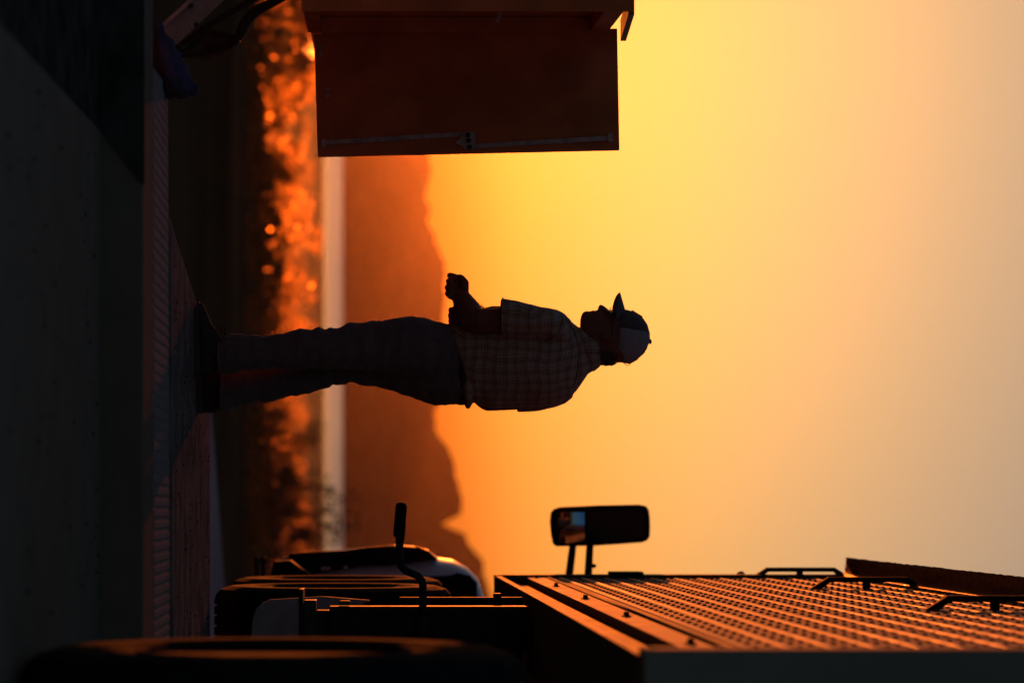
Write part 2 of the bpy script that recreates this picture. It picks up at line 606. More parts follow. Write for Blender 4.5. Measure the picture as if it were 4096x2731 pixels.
pad = sheet('concrete_pad', [(-0.42, 9.68), (4.0, 9.90), (4.0, 12.06), (0.02, 12.06), (-0.17, 11.05), (-0.36, 9.95)], -0.45, 0.0, M_PAD, bevel=0.006)
rb = MB()
rb.prism([Vector((-.0135, 0, 0)), Vector((.0135, 0, 0)), Vector((.008, 0, .0022)), Vector((-.008, 0, .0022))], (0, 1, 0))
rib_me = rb.mesh('rib')
rib_me.materials.append(M_RIB)
x = -0.84
while x < 1.5:
    t_ = (x + 0.86) / 4.86
    y0, y1 = 8.945 + t_ * 0.09, 9.585 + t_ * 0.26
    o = bpy.data.objects.new('rib', rib_me)
    COL.objects.link(o)
    o.parent = grate
    o.location = (x, y0, -0.006)
    o.scale = (1, y1 - y0, 1)
    o.rotation_euler.z = -0.055
    x += 0.0355

# grit lying on the pad
g = MB()
rg = random.Random(3)
for i in range(260):
    x, y = rg.uniform(-0.3, 1.5), rg.uniform(9.75, 12.04)
    if x < -0.36 + (y - 9.9) * 0.19 + 0.03:
        if rg.random() < .5:
            continue
        x = -0.36 + (y - 9.9) * 0.178 + 0.02
    r = rg.uniform(.0015, .0045)
    g.ball((x, y, r * .5), r, r * 1.2, r * .8, n=6, k=4)
for i in range(90):
    x, y = rg.uniform(-0.6, 0.7), rg.uniform(6.2, 8.3)
    r = rg.uniform(.002, .006)
    g.ball((x, y, SLAB + r * .4), r, r * 1.2, r * .7, n=6, k=4)
tag(g.build('grit', M_BLACK), 'dark grit scattered over the concrete pad and slab', 'grit', kind='stuff')

# ------------------------------------------------------------------ semi-trailer on the right
PX0 = 0.362                                       # side wall: X = PX0 + AX * Y


def W3(Y, off, Z):
    """point on the trailer side; off is metres out from the wall towards the left"""
    return Vector((PX0 + AX * Y - off, Y, Z))


YN, YF = 6.30, 14.15
trl = empty('semi_trailer', (PX0 + AX * 10 + 1.2, 10, 0), 'aluminium semi-trailer with ribbed studded side wall lit orange by the low sun', 'trailer')


def along(g, prof, y0=YN, y1=YF):
    """sweep the (off, Z) outline along the wall"""
    g.prism([W3(y0, o, z) for o, z in prof], W3(y1, 0, 0) - W3(y0, 0, 0))
    return g


WZ0, WZ1 = 1.575, 3.046
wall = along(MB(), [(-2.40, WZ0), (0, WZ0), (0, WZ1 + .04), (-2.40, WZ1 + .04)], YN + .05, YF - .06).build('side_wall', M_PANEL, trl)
# horizontal ribs on the wall
zr = []
z = 1.735
while z < WZ1 - .05:
    zr.append(z)
    z += 0.1125
rr = random.Random(8)
for z in zr:
    g = MB()
    segs = 26
    rs = []
    for i in range(segs + 1):
        y = YN + .06 + (YF - YN - .13) * i / segs
        j = rr.uniform(-.0006, .0006)
        rs.append([W3(y, -.002, z - .012), W3(y, .0028 + j, z - .006 + j), W3(y, .0028 + j, z + .006 + j), W3(y, -.002, z + .012)])
    g.rings(rs)
    g.build('rib', M_RIDGE, wall)
for z, nm in ((1.623, 'lower_bead'), (WZ1 + .004, 'upper_bead')):
    g = MB()
    y = YN + .06
    rs = []
    i = 0
    while y < YF - .07:
        b_ = .006 if i % 2 else .002
        rs.append([W3(y, -.004, z - .016), W3(y, b_, z - .009), W3(y, b_, z + .009), W3(y, -.004, z + .016)])
        y += .05
        i += 1
    g.rings(rs)
    g.build(nm, M_RIDGE, wall)
# studs between the ribs
bt = MB()
q = []
for k in range(1, 5):
    ph = math.pi / 2 * k / 4.5
    q.append([Vector((-.0065 * math.sin(ph), .0088 * math.cos(ph) * math.cos(a * math.pi / 4), .0088 * math.cos(ph) * math.sin(a * math.pi / 4))) for a in range(8)])
base = [Vector((0.003, .0085 * math.cos(a * math.pi / 4), .0085 * math.sin(a * math.pi / 4))) for a in range(8)]
bt.rings([base] + q)
stud_me = bt.mesh('stud', True)
stud_me.materials.append(M_STEEL)  # dark tone stands in for the shaded near side of each stud
studs = []
row = 0
for a, b_ in zip([1.623] + zr, zr + [WZ1]):
    for fr in (.32, .68):
        y = YN + .12 + (row % 2) * .083
        while y < YF - .1:
            zz = a + (b_ - a) * fr
            px = HPX + (zz - EYE) / y * F
            studs.append((0 if px < 4120 else 1, y, zz))
            y += .167
        row += 1
studs.sort(key=lambda s_: (s_[0], -1 if s_[1] > 7.4 else 1, s_[1]))
g = MB()
for i, (_, y, z) in enumerate(studs):
    if i < 300:
        o = bpy.data.objects.new('stud', stud_me)
        COL.objects.link(o)
        o.parent = wall
        o.location = W3(y, 0, z) - trl.location - wall.location
    else:
        p = W3(y, 0, z)
        g.add([v.co + p for v in stud_me.vertices], [list(f.vertices) for f in stud_me.polygons])
so = g.build('stud_rows', M_STEEL, wall, smooth=True)
so['kind'] = 'stuff'

# lower side rail, stepped section
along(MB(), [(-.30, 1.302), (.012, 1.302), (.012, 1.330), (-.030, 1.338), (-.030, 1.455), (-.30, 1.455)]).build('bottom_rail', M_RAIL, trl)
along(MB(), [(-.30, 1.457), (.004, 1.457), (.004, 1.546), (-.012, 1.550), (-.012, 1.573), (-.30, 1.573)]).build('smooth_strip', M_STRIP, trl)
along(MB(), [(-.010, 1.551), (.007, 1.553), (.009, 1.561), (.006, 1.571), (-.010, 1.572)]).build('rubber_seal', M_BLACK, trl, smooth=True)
g = MB()
y = YN + .1
while y < YF - .1:
    c = W3(y, -.0305, 1.388)
    g.add([W3(y, -.029, 1.372), W3(y + .05, -.029, 1.372), W3(y + .03, -.018, 1.404)], [(0, 1, 2)])
    g.add([W3(y, -.0295, 1.371), W3(y + .05, -.0295, 1.371), W3(y + .05, -.0305, 1.40), W3(y, -.0305, 1.40)], [(0, 1, 2, 3)])
    y += .075
g.build('serrated_shadow', M_BLACK, trl)['kind'] = 'stuff'  # black teeth form the serrated shadow in the rail groove
for y in (14.0, 12.56, 10.87, 9.15, 7.33):
    g = MB()
    Mx = Matrix.Rotation(-math.pi / 2, 4, 'Y')
    for r, h0, h1, n_ in ((.017, .0035, .008, 12), (.011, .008, .021, 6)):
        g.rings([[W3(y, h, 1.501) + Vector((0, math.cos(6.2832 * j / n_), math.sin(6.2832 * j / n_))) * r * (1 if h < .015 else .82) for j in range(n_)] for h in (h0, h1)])
    g.build('bolt', M_STEEL, trl)

# corner posts, latch, roof edge
along(MB(), [(-.25, 1.30), (.018, 1.30), (.018, 3.6), (-.25, 3.6)], YF - .055, YF + .08).build('front_post', M_STEEL, trl, bevel=.004)
g = MB()
along(g, [(-2.3, 1.262), (.052, 1.262), (.052, 3.9), (-2.3, 3.9)], 6.12, 6.24)
g.build('rear_frame', M_GREY, trl, bevel=.006)
along(MB(), [(-.2, 1.865), (.034, 1.865), (.034, 2.03), (-.2, 2.03)], YF - .13, YF + .02).build('latch', M_BLACK, trl, bevel=.005)
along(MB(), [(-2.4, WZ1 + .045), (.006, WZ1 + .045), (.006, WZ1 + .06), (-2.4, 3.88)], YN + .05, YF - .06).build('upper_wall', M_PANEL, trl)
along(MB(), [(-2.3, 1.29), (-.32, 1.29), (-.32, 1.20), (-.42, 1.20), (-.42, 1.05), (-2.0, 1.05), (-2.0, 1.29)], YN + .1, 14.0).build('floor_frame', M_STEEL, trl)

# curled brush flap under the roof edge
g = MB()
rs = []
rb_ = random.Random(5)
i = 0
y = 14.20
while y > 6.4:
    w = rb_.uniform(-.0015, .0015)
    top, bot = 3.066, 3.045
    pr_ = [(.008, 3.014), (.017, 3.034), (.032, 3.049), (.058, 3.057), (.084, 3.059 + w), (.102 + w, 3.054)]
    r = [W3(y, o_, z_) for o_, z_ in pr_] + [W3(y, o_ - .001, z_ + .005) for o_, z_ in pr_[::-1]]
    rs.append(r)
    y -= .06
g.rings(rs)
fl = g.build('brush_flap', M_BRISTLE, trl, smooth=True)
g = MB()
for i in range(700):
    y = 14.2 - (i / 700) ** 1.4 * 6
    o0 = rb_.uniform(.02, .09)
    p = W3(y, o0, 3.040 + .016 * math.sin(o0 * 18))
    d = Vector((-rb_.uniform(.006, .02), rb_.uniform(-.006, .006), rb_.uniform(-.006, .001)))
    g.tube([p, p + d], [.0012, .0004], n=3)
o = g.build('bristles', M_BRISTLE, fl)
o['kind'] = 'stuff'

# grab handles
for y in (14.2, 12.3, 9.78):
    g = MB()
    z0, z1 = 2.575, 3.085
    th = .016
    pr = [(-.002, z0), (.045, z0 + .075), (.052, z0 + .085), (.052, z1 - .085), (.045, z1 - .075), (-.002, z1), (-.002, z1 - .05), (.030, z1 - .092), (.030, z0 + .092), (-.002, z0 + .05)]
    a = [W3(y - .016, o_, z) for o_, z in pr]
    b_ = [W3(y + .016, o_, z) for o_, z in pr]
    n_ = len(pr)
    fs = [(i, (i + 1) % n_, n_ + (i + 1) % n_, n_ + i) for i in range(n_)]
    quads = [(0, 1, 8, 9), (1, 2, 3, 8), (3, 4, 7, 8), (4, 5, 6, 7)]
    g.add(a + b_, fs + quads + [tuple(n_ + i for i in q_[::-1]) for q_ in quads])
    zc = (z0 + z1) / 2 - .005
    g.box((0, 0, 0), (1, 1, 1), Matrix.Translation(W3(y - .012, -.002, zc - .015)) @ Matrix.Diagonal((-.036, .024, .03, 1)))
    g.build('grab_handle', M_BLACK, trl)
g = MB()
g.ball(W3(14.3, .012, 2.545), .02, .03, .022)
g.build('marker_lamp', M_GLASSDARK, trl, smooth=True)


def wheel(parent, x_left, yc, R=.52, wd=.30, gz=0.0, rubber=None):
    """tyre with grooves and blocks plus a steel rim; axle across the trailer"""
    zc = R + gz
    C = Vector((x_left, yc, zc))
    ax = Vector((1, -AX, 0)).normalized()
    fw = Vector((AX, 1, 0)).normalized()
    prof = [(.02, .55), (.0, .70), (.0, .86), (.014, .945), (.035, .985), (.06, 1.0)]
    for k in range(4):
        c = .06 + (wd - .12) * (k + .5) / 4
        prof += [(c - .006, 1.0), (c - .004, .978), (c + .004, .978), (c + .006, 1.0)]
    prof += [(wd - .06, 1.0), (wd - .035, .985), (wd - .014, .945), (wd, .86), (wd, .70), (wd - .02, .55)]
    N = 72
    rs = []
    for j in range(N):
        a = 2 * math.pi * j / N
        row = []
        for i_, (w_, r_) in enumerate(prof):
            k = r_
            if r_ > .98 and (w_ < .05 or w_ > wd - .05) and j % 3 == 0:
                k = r_ - .018
            row.append(C + ax * w_ + (fw * math.cos(a) + Vector((0, 0, 1)) * math.sin(a)) * R * k)
        rs.append(row)
    w = bpy.data.objects.new('wheel', None)
    COL.objects.link(w)
    w.parent = parent
    w.location = C - parent.location
    g = MB()
    n_ = len(prof)
    vs_ = [p for r in rs for p in r]
    g.add(vs_, [(j * n_ + i, j * n_ + (i + 1) % n_, ((j + 1) % N) * n_ + (i + 1) % n_, ((j + 1) % N) * n_ + i) for j in range(N) for i in range(n_)])
    me = g.mesh('tyre', False)
    me.materials.append(rubber or M_RUBBER)
    o = link('tyre', me, w)
    g = MB()
    pr = [(.012, .555), (.004, .54), (.05, .50), (.075, .30), (.03, .22), (.03, .08), (.03, .001)]
    rs = [[C + ax * w_ + (fw * math.cos(6.28319 * j / 40) + Vector((0, 0, 1)) * math.sin(6.28319 * j / 40)) * R * r_ for j in range(40)] for w_, r_ in pr]
    g.rings(rs)
    g.build('rim', rubber or M_BLACK, w, smooth=True)
    return w


wheel(trl, PX0 + AX * 6.5 - .036, 6.52, R=.575, gz=SLAB, rubber=M_TREAD)
# trailer axle under the floor
g = MB()
g.tube([(1.0, 6.5, .455), (2.9, 6.39, .455)], .06, n=12)
g.build('axle', M_STEEL, trl, smooth=True)

# landing gear
def boxr(g, a, b_):
    g.box(a, b_, Matrix.Translation((a[0], a[1], 0)) @ Matrix.Rotation(-math.atan(AX) - .012, 4, 'Z') @ Matrix.Translation((-a[0], -a[1], 0)))
    return g


g = MB()
boxr(g, (.945, 10.86, .405), (1.26, 11.20, .422))
lg = g.build('landing_foot', M_STEEL, trl, bevel=.003)
g = MB()
boxr(g, (.995, 10.95, .423), (1.20, 11.12, .470))
g.build('foot_bracket', M_RUST, trl, bevel=.004)
g = MB()
boxr(g, (1.035, 10.96, .471), (1.175, 11.10, .520))
boxr(g, (1.018, 10.94, .521), (1.19, 11.12, 1.285))
boxr(g, (1.000, 10.98, .56), (1.017, 11.08, .60))
g.build('landing_leg', M_STEEL, trl, bevel=.004)
g = MB()
boxr(g, (1.015, 11.30, .795), (1.40, 11.36, 1.285))
boxr(g, (.998, 11.28, 1.17), (1.014, 11.38, 1.20))
g.build('brace_plate', M_STEEL, trl, bevel=.003)
g = MB()
g.tube([P(1690, 2520, 10.93), P(1692, 2345, 10.93), P(1688, 2322, 10.93), P(1672, 2303, 10.93), P(1622, 2280, 10.93), P(1606, 2264, 10.93), P(1598, 2235, 10.93), P(1599, 2040, 10.93)],
       .0155, n=12)
ck = g.build('crank_handle', M_STEEL, trl, smooth=True)
g = MB()
g.tube([P(1594, 2152, 10.93), P(1596, 2148, 10.93), P(1604, 2030, 10.93), P(1606, 2014, 10.93), P(1606, 2008, 10.93)], [.0215, .0235, .0225, .018, .006], n=14)
g.build('grip', M_BLACK, ck, smooth=True)
g = MB()
g.tube([P(1690, 2465, 10.93), P(1690, 2560, 10.93)], .028, n=12)
g.build('crank_socket', M_STEEL, trl, smooth=True)

# ------------------------------------------------------------------ tractor ahead of the trailer
trk = empty('truck_tractor', (PX0 + AX * 14 + 1.2, 14, 0), 'dark truck tractor with white side fairing and tall mirror, coupled to the trailer', 'truck')
for yc in (12.42, 13.80):
    wheel(trk, PX0 + AX * yc - .012, yc, R=.52)
g = MB()
g.box((1.55, 11.6, .62), (1.66, 17.5, .86))
g.build('chassis_rail', M_STEEL, trk)
g = MB()
g.box((2.9, 11.6, .62), (3.01, 17.5, .86))
g.build('chassis_rail', M_STEEL, trk)
for yc in (12.42, 13.80):
    g = MB()
    g.tube([(1.2, yc, .52), (3.2, yc - .11, .52)], .07, n=12)
    g.build('axle', M_STEEL, trk, smooth=True)
# mud flap behind the rear wheel
Y0 = 11.72
fl = [P(1012, 2470, Y0), P(1003, 2560, Y0), P(1002, 2700, Y0), P(1440, 2700, Y0), P(1440, 2420, Y0), P(1478, 2402, Y0), P(1478, 2399, Y0), P(1290, 2384, Y0), P(1080, 2397, Y0), P(1050, 2408, Y0), P(1024, 2436, Y0)]
g = MB()
g.prism(fl, (0, .008, 0))
g.build('mud_flap', M_FLAP, trk)
# white side fairing with dark glazing band
prof = [(1090, 2330), (1100, 2250), (1120, 2238), (1157, 2217), (1387, 2205), (1463, 2194), (1576, 2187), (1667, 2191), (1718, 2204), (1759, 2236), (1820, 2244), (1871, 2270), (1912, 2312), (1935, 2380), (1935, 2800), (1090, 2800)]
g = MB()
YA = 16.2
a = [P(x_, y_, YA) for x_, y_ in prof]
rs = []
cen = P(1500, 2560, YA)
for dy, s in ((-.30, .90), (-.22, .965), (0, 1.0), (.5, 1.0), (.9, .97)):
    rs.append([cen + (p - cen) * s + Vector((AX * dy, dy, 0)) for p in a])
g.rings(rs)
g.build('side_fairing', M_WHITE, trk, smooth=True)
band = [(1150, 2212), (1388, 2199), (1464, 2188), (1577, 2181), (1664, 2186), (1712, 2200), (1752, 2235), (1600, 2256), (1450, 2264), (1250, 2294), (1200, 2300)]
g = MB()
YB = 15.86
g.prism([P(x_, y_, YB) for x_, y_ in band], (0.05, .75, 0))
g.build('dark_band', M_GLASSDARK, trk)
g = MB()
g.prism([P(1640, 2305, 15.8), P(1800, 2300, 15.8), P(1830, 2290, 15.8), P(1880, 2300, 15.8), P(1908, 2330, 15.8), P(1908, 2400, 15.8), P(1640, 2400, 15.8)], (0.01, .10, 0))
g.build('step_recess', M_BLACK, trk)
g = MB()
g.prism([P(1095, 2244, 15.3), P(1160, 2240, 15.3), P(1245, 2300, 15.3), P(1245, 2420, 15.3), P(1060, 2420, 15.3)], (0.02, .3, 0))
g.build('wheel_fairing', M_BLACK, trk)
for px_ in (1028, 1054):
    g = MB()
    c = P(px_, 2262, 15.0)
    g.tube([c + Vector((-.035, 0, 0)), c + Vector((.3, 0, 0))], [.012, .018], n=10)
    g.ball(c + Vector((-.03, 0, 0)), .02, .02, .018)
    g.build('air_coupling', M_STEEL, trk, smooth=True)
for px0_, px1_, py_ in ((1285, 1322, 2273), (1375, 1392, 2268)):
    g = MB()
    a = P(px0_, py_, 15.8)
    b_ = P(px1_, py_, 15.8)
    g.box((a.x - .006, 15.78, a.z), (a.x + .006, 15.84, b_.z))
    g.build('highlight_bar', M_ZINC, trk)  # orange highlights on the fairing, built as small pale bars
g = MB()
g.box((1.66, 15.2, .9), (3.6, 17.4, 3.3))
g.build('cab', M_STEEL, trk, bevel=.06)
# mirror
YM = 15.4
mo = [(2200, 2085), (2204, 2050), (2216, 2036), (2240, 2028), (2400, 2021), (2560, 2018), (2586, 2024), (2597, 2040), (2601, 2072), (2602, 2110), (2600, 2145), (2592, 2160), (2570, 2169), (2480, 2176), (2370, 2183), (2225, 2185), (2212, 2174), (2205, 2140)]
cen = P(2402, 2104, YM)
a = [P(x_, y_, YM) for x_, y_ in mo]
g = MB()
rs = []
for dy, s in ((0, .93), (0.006, .985), (.02, 1.0), (.07, .98), (.12, .80), (.14, .5)):
    rs.append([cen + (p - cen) * s + Vector((0, dy, 0)) for p in a])
g.rings(rs)
mir = g.build('mirror', M_BLACK, trk, smooth=False)
g = MB()
for i in range(9):
    for k in range(9):
        u_, v_ = i / 8 * 2 - 1, k / 8 * 2 - 1
        p = P(2284 + 54 * u_, 2108 + (58 - 3 * u_) * v_ + 3 * v_ - 3 * u_, YM)
        g.v.append(p + Vector((0, -.004 - .020 * (1 - (u_ * u_ + v_ * v_) / 2), 0)))
g.f += [(i * 9 + k, i * 9 + k + 1, (i + 1) * 9 + k + 1, (i + 1) * 9 + k) for i in range(8) for k in range(8)]
o = g.build('convex_glass', M_MIRROR, mir, smooth=True)
g = MB()
g.prism([P(2352, 2044, YM), P(2570, 2036, YM), P(2582, 2060, YM), P(2582, 2140, YM), P(2570, 2152, YM), P(2352, 2166, YM)], (0, -.004, 0))
g.build('flat_glass', M_GLASSDARK, mir)
for p0, p1 in (((2292, 2176), (2273, 2330)), ((2360, 2172), (2351, 2330))):
    g = MB()
    g.tube([P(*p0, YM + .05), P(*p1, YM + .05), P(p1[0], p1[1] + 60, YM + .15)], [.020, .022, .022], n=10)
    g.build('mirror_arm', M_BLACK, mir, smooth=True)
g = MB()
g.ball(P(2373, 2262, YM + .05), .012, .02, .018)
g.build('arm_clamp', M_BLACK, mir)

# ------------------------------------------------------------------ service body with open cabinet on the left
YD = 11.1
srv = empty('service_truck', (-1.9, 11.5, 0), 'service truck body with tool cabinet door standing open, at the left', 'truck')
XB = -1.205
g = MB()
bz0, bz1 = .437, 1.615
# side skin round the opening, plus shell
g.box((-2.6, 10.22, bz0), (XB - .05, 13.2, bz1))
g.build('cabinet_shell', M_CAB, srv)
g = MB()
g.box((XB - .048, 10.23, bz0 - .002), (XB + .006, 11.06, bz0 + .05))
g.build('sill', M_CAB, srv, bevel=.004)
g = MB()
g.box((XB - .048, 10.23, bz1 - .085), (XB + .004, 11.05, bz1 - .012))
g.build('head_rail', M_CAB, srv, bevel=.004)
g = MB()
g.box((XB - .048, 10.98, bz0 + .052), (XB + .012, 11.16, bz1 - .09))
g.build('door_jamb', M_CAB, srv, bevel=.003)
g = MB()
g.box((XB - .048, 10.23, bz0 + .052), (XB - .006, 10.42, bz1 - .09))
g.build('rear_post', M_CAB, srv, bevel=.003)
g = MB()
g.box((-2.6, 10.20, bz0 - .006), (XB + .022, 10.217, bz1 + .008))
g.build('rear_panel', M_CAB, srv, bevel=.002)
g = MB()
g.prism([Vector((XB - .05, 10.22, bz1 - .010)), Vector((XB + .034, 10.22, bz1 - .010)), Vector((XB + .034, 10.22, bz1 + .012)), Vector((XB - .05, 10.22, bz1 + .012))], (.0, .88, .05))
g.build('drip_rail', M_RAIL, srv, bevel=.002)
# door, hinged at the rear edge of the opening and swung square to it
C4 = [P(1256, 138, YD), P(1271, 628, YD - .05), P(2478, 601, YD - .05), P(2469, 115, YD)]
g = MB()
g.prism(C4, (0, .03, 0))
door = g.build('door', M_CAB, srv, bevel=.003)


def on_door(px_, py_, d):
    return P(px_, py_, YD - .05 * (py_ - 125) / 490 - d)


for a, b_ in (((1300, 571), (1850, 537)), ((1878, 587), (2436, 552))):
    g = MB()
    pa, pb = on_door(*a, .012), on_door(*b_, .012)
    d = (pb - pa).normalized()
    n_ = Vector((d.z, 0, -d.x)) * .009
    g.prism([pa - n_, pb - n_, pb + n_, pa + n_], (0, .005, 0))
    g.build('latch_rod', M_ZINC, door)
g = MB()
pl = [(1818, 572), (1836, 558), (1852, 534), (1872, 528), (1892, 530), (1902, 533), (1902, 577), (1884, 580), (1882, 596), (1862, 597), (1840, 580)]
g.prism([on_door(x_, y_, .020) for x_, y_ in pl], (0, .006, 0))
o = g.build('latch_plate', M_ZINC, door)
for x_, y_ in ((1872, 540), (1875, 562), (1878, 589)):
    g = MB()
    c = on_door(x_, y_, .022)
    g.tube([c, c + Vector((0, -.008, 0))], [.010, .007], n=10)
    g.build('latch_pin', M_STEEL, door)
for a in ((1295, 576), (2440, 551)):
    g = MB()
    c = on_door(*a, .0)
    g.box((c.x - .016, c.y - .016, c.z - .010), (c.x + .016, c.y - .001, c.z + .010))
    g.build('rod_guide', M_ZINC, door)
for px_, py_ in ((1283, 205), (1312, 372)):
    g = MB()
    c = on_door(px_, py_, 0)
    g.box((c.x - .02, c.y - .004, c.z - .008), (c.x - .005, c.y - .0005, c.z + .008))
    g.box((c.x + .004, c.y - .004, c.z - .008), (c.x + .02, c.y - .0005, c.z + .008))
    g.build('strap_bracket', M_ZINC, door)
g = MB()
c = P(2040, 74, 10.62)
g.box((XB - .004, 10.45, 1.15), (XB + .003, 10.75, 1.165))
g.build('shelf_clip', M_ZINC, srv)
g = MB()
g.box((-2.25, 10.3, .34), (-2.0, 14.6, .43))
g.build('chassis_rail', M_STEEL, srv)
w_ = wheel(srv, -2.40, 12.4, R=.42, wd=.26)

# ------------------------------------------------------------------ shovel, bars, board and rag under the cabinet
YS = 10.6
shv = empty('shovel', P(700, 200, YS), 'old steel shovel hanging blade down below the open cabinet', 'shovel')
g = MB()
# blade: dished sheet; grid in px/py outline
top = [(823, 107), (860, 118), (910, 131), (963, 146)]
bot = [(726, 230), (770, 236), (832, 238), (885, 222), (930, 196), (960, 168)]


def lerp_list(l, t_):
    k = t_ * (len(l) - 1)
    i = min(len(l) - 2, int(k))
    f_ = k - i
    return (l[i][0] + (l[i + 1][0] - l[i][0]) * f_, l[i][1] + (l[i + 1][1] - l[i][1]) * f_)


top = [(700, 214), (760, 160), (823, 107), (890, 125), (962, 146)]
N1, N2 = 14, 8
front, back = [], []
for i in range(N1 + 1):
    a, b_ = lerp_list(top, i / N1), lerp_list(bot, i / N1)
    for j in range(N2 + 1):
        f_ = j / N2
        x_, y_ = a[0] + (b_[0] - a[0]) * f_, a[1] + (b_[1] - a[1]) * f_
        dish = .05 * math.sin(math.pi * f_) * math.sin(math.pi * min(1, .25 + i / N1 * .7))
        front.append(P(x_, y_, YS + .02 + dish + .04 * (1 - i / N1)))
back = [p + Vector((0.002, .004, 0)) for p in front]
q_ = [(i * (N2 + 1) + j, i * (N2 + 1) + j + 1, (i + 1) * (N2 + 1) + j + 1, (i + 1) * (N2 + 1) + j) for i in range(N1) for j in range(N2)]
nn = len(front)
rim_ = [i * (N2 + 1) for i in range(N1 + 1)] + [N1 * (N2 + 1) + j for j in range(1, N2 + 1)] + [i * (N2 + 1) + N2 for i in range(N1 - 1, -1, -1)] + [j for j in range(N2 - 1, 0, -1)]
g.add(front + back, q_ + [tuple(nn + k for k in f_[::-1]) for f_ in q_] + [(rim_[k], rim_[(k + 1) % len(rim_)], nn + rim_[(k + 1) % len(rim_)], nn + rim_[k]) for k in range(len(rim_))])
g.build('blade', M_RUST, shv, smooth=True)
g = MB()
g.tube([P(925, 165, YS + .03), P(955, 148, YS + .03), P(972, 110, YS + .02), P(990, 78, YS + .01), P(1030, 42, YS), P(1110, 0, YS), P(1230, -62, YS)], [.012, .018, .021, .020, .018, .0175, .0175], n=12)
g.build('socket', M_STEEL, shv, smooth=True)
g = MB()
g.tube([P(1200, -46, YS), P(1500, -210, YS), P(1760, -340, YS)], .017, n=10)
g.build('shaft', M_WOOD, shv, smooth=True)

bar = empty('steel_bar', P(700, 190, 10.3), 'long dark steel bar slanting past the shovel blade', 'bar')
g = MB()
g.tube([P(695, 205, 10.2), P(820, 112, 10.15), P(1010, 0, 10.1), P(1400, -230, 10.0)], [.010, .0115, .012, .012], n=10)
g.build('rod', M_STEEL, bar, smooth=True)
g = MB()
g.tube([P(716, 190, 10.19), P(745, 168, 10.185)], .0122, n=10)
g.build('green_tape', mat('green_tape', (.04, .08, .015), .6), bar, smooth=True)

brd = empty('board', P(660, 140, 9.9), 'pale weathered board leaning below the cabinet', 'board')
g = MB()
YB2 = 9.75
g.prism([P(640, 110, YB2), P(672, 146, YB2), P(701, 178, YB2), P(892, 0, YB2), P(1090, -190, YB2), P(970, -290, YB2), P(768, 0, YB2)], (0, .03, 0))
g.build('plank', M_WOOD, brd, bevel=.003)
g = MB()
a, b_ = P(645, 108, YB2 - .02), P(772, -6, YB2 - .02)
g.tube([a, b_, P(980, -300, YB2 - .02)], .008, n=6)
g.build('edge_strip', M_ZINC, brd)
for x_, y_ in ((763, 24), (787, 102)):
    g = MB()
    c = P(x_, y_, YB2)
    g.tube([c + Vector((0, .0, 0)), c + Vector((0, -.018, 0))], [.009, .008], n=7)
    g.build('screw', M_STEEL, brd)

# crumpled rag at the end of the grating
rag = empty('rag', P(640, 250, 9.3), 'crumpled dark blue rag with frayed edges on the grating end', 'rag')
out_ = [(612, 95), (636, 110), (656, 140), (690, 185), (708, 235), (728, 285), (762, 325), (788, 352), (776, 372), (740, 384), (690, 380), (672, 372), (668, 420), (652, 395), (630, 330), (618, 250), (610, 160)]
mbx = MB()
YR = 9.45
for (px_, py_, r) in ((632, 120, .022), (640, 160, .030), (655, 200, .042), (668, 245, .050), (685, 290, .055), (705, 330, .050), (735, 350, .036), (762, 358, .024), (650, 320, .030), (640, 260, .03), (652, 370, .022), (690, 360, .028)):
    mbx.ball(P(px_, py_, YR), r, r * 2.0, r)
me = fuse(mbx, 'cloth', .007, 2, lambda co, n_: noise.noise(co * 22) * .012 + noise.noise(co * Vector((60, 20, 60)) if False else co * 55) * .006)
link('cloth', me, rag, M_RAG)
g = MB()
rf = random.Random(2)
for i in range(170):
    px_, py_ = lerp_list([(728, 290), (765, 325), (788, 352), (776, 374), (740, 386), (700, 382), (672, 376)], rf.random())
    p = P(px_ + rf.uniform(-10, 4), py_ + rf.uniform(-8, 3), YR + rf.uniform(-.04, .03))
    d = Vector((rf.uniform(-.006, .014), rf.uniform(-.01, .01), rf.uniform(-.006, .016)))
    g.tube([p, p + d * .6, p + d + Vector((rf.uniform(-.004, .004), 0, rf.uniform(-.004, .004)))], [.0012, .0010, .0004], n=4)
o = g.build('fringe', M_FIBRE, rag)
o['kind'] = 'stuff'

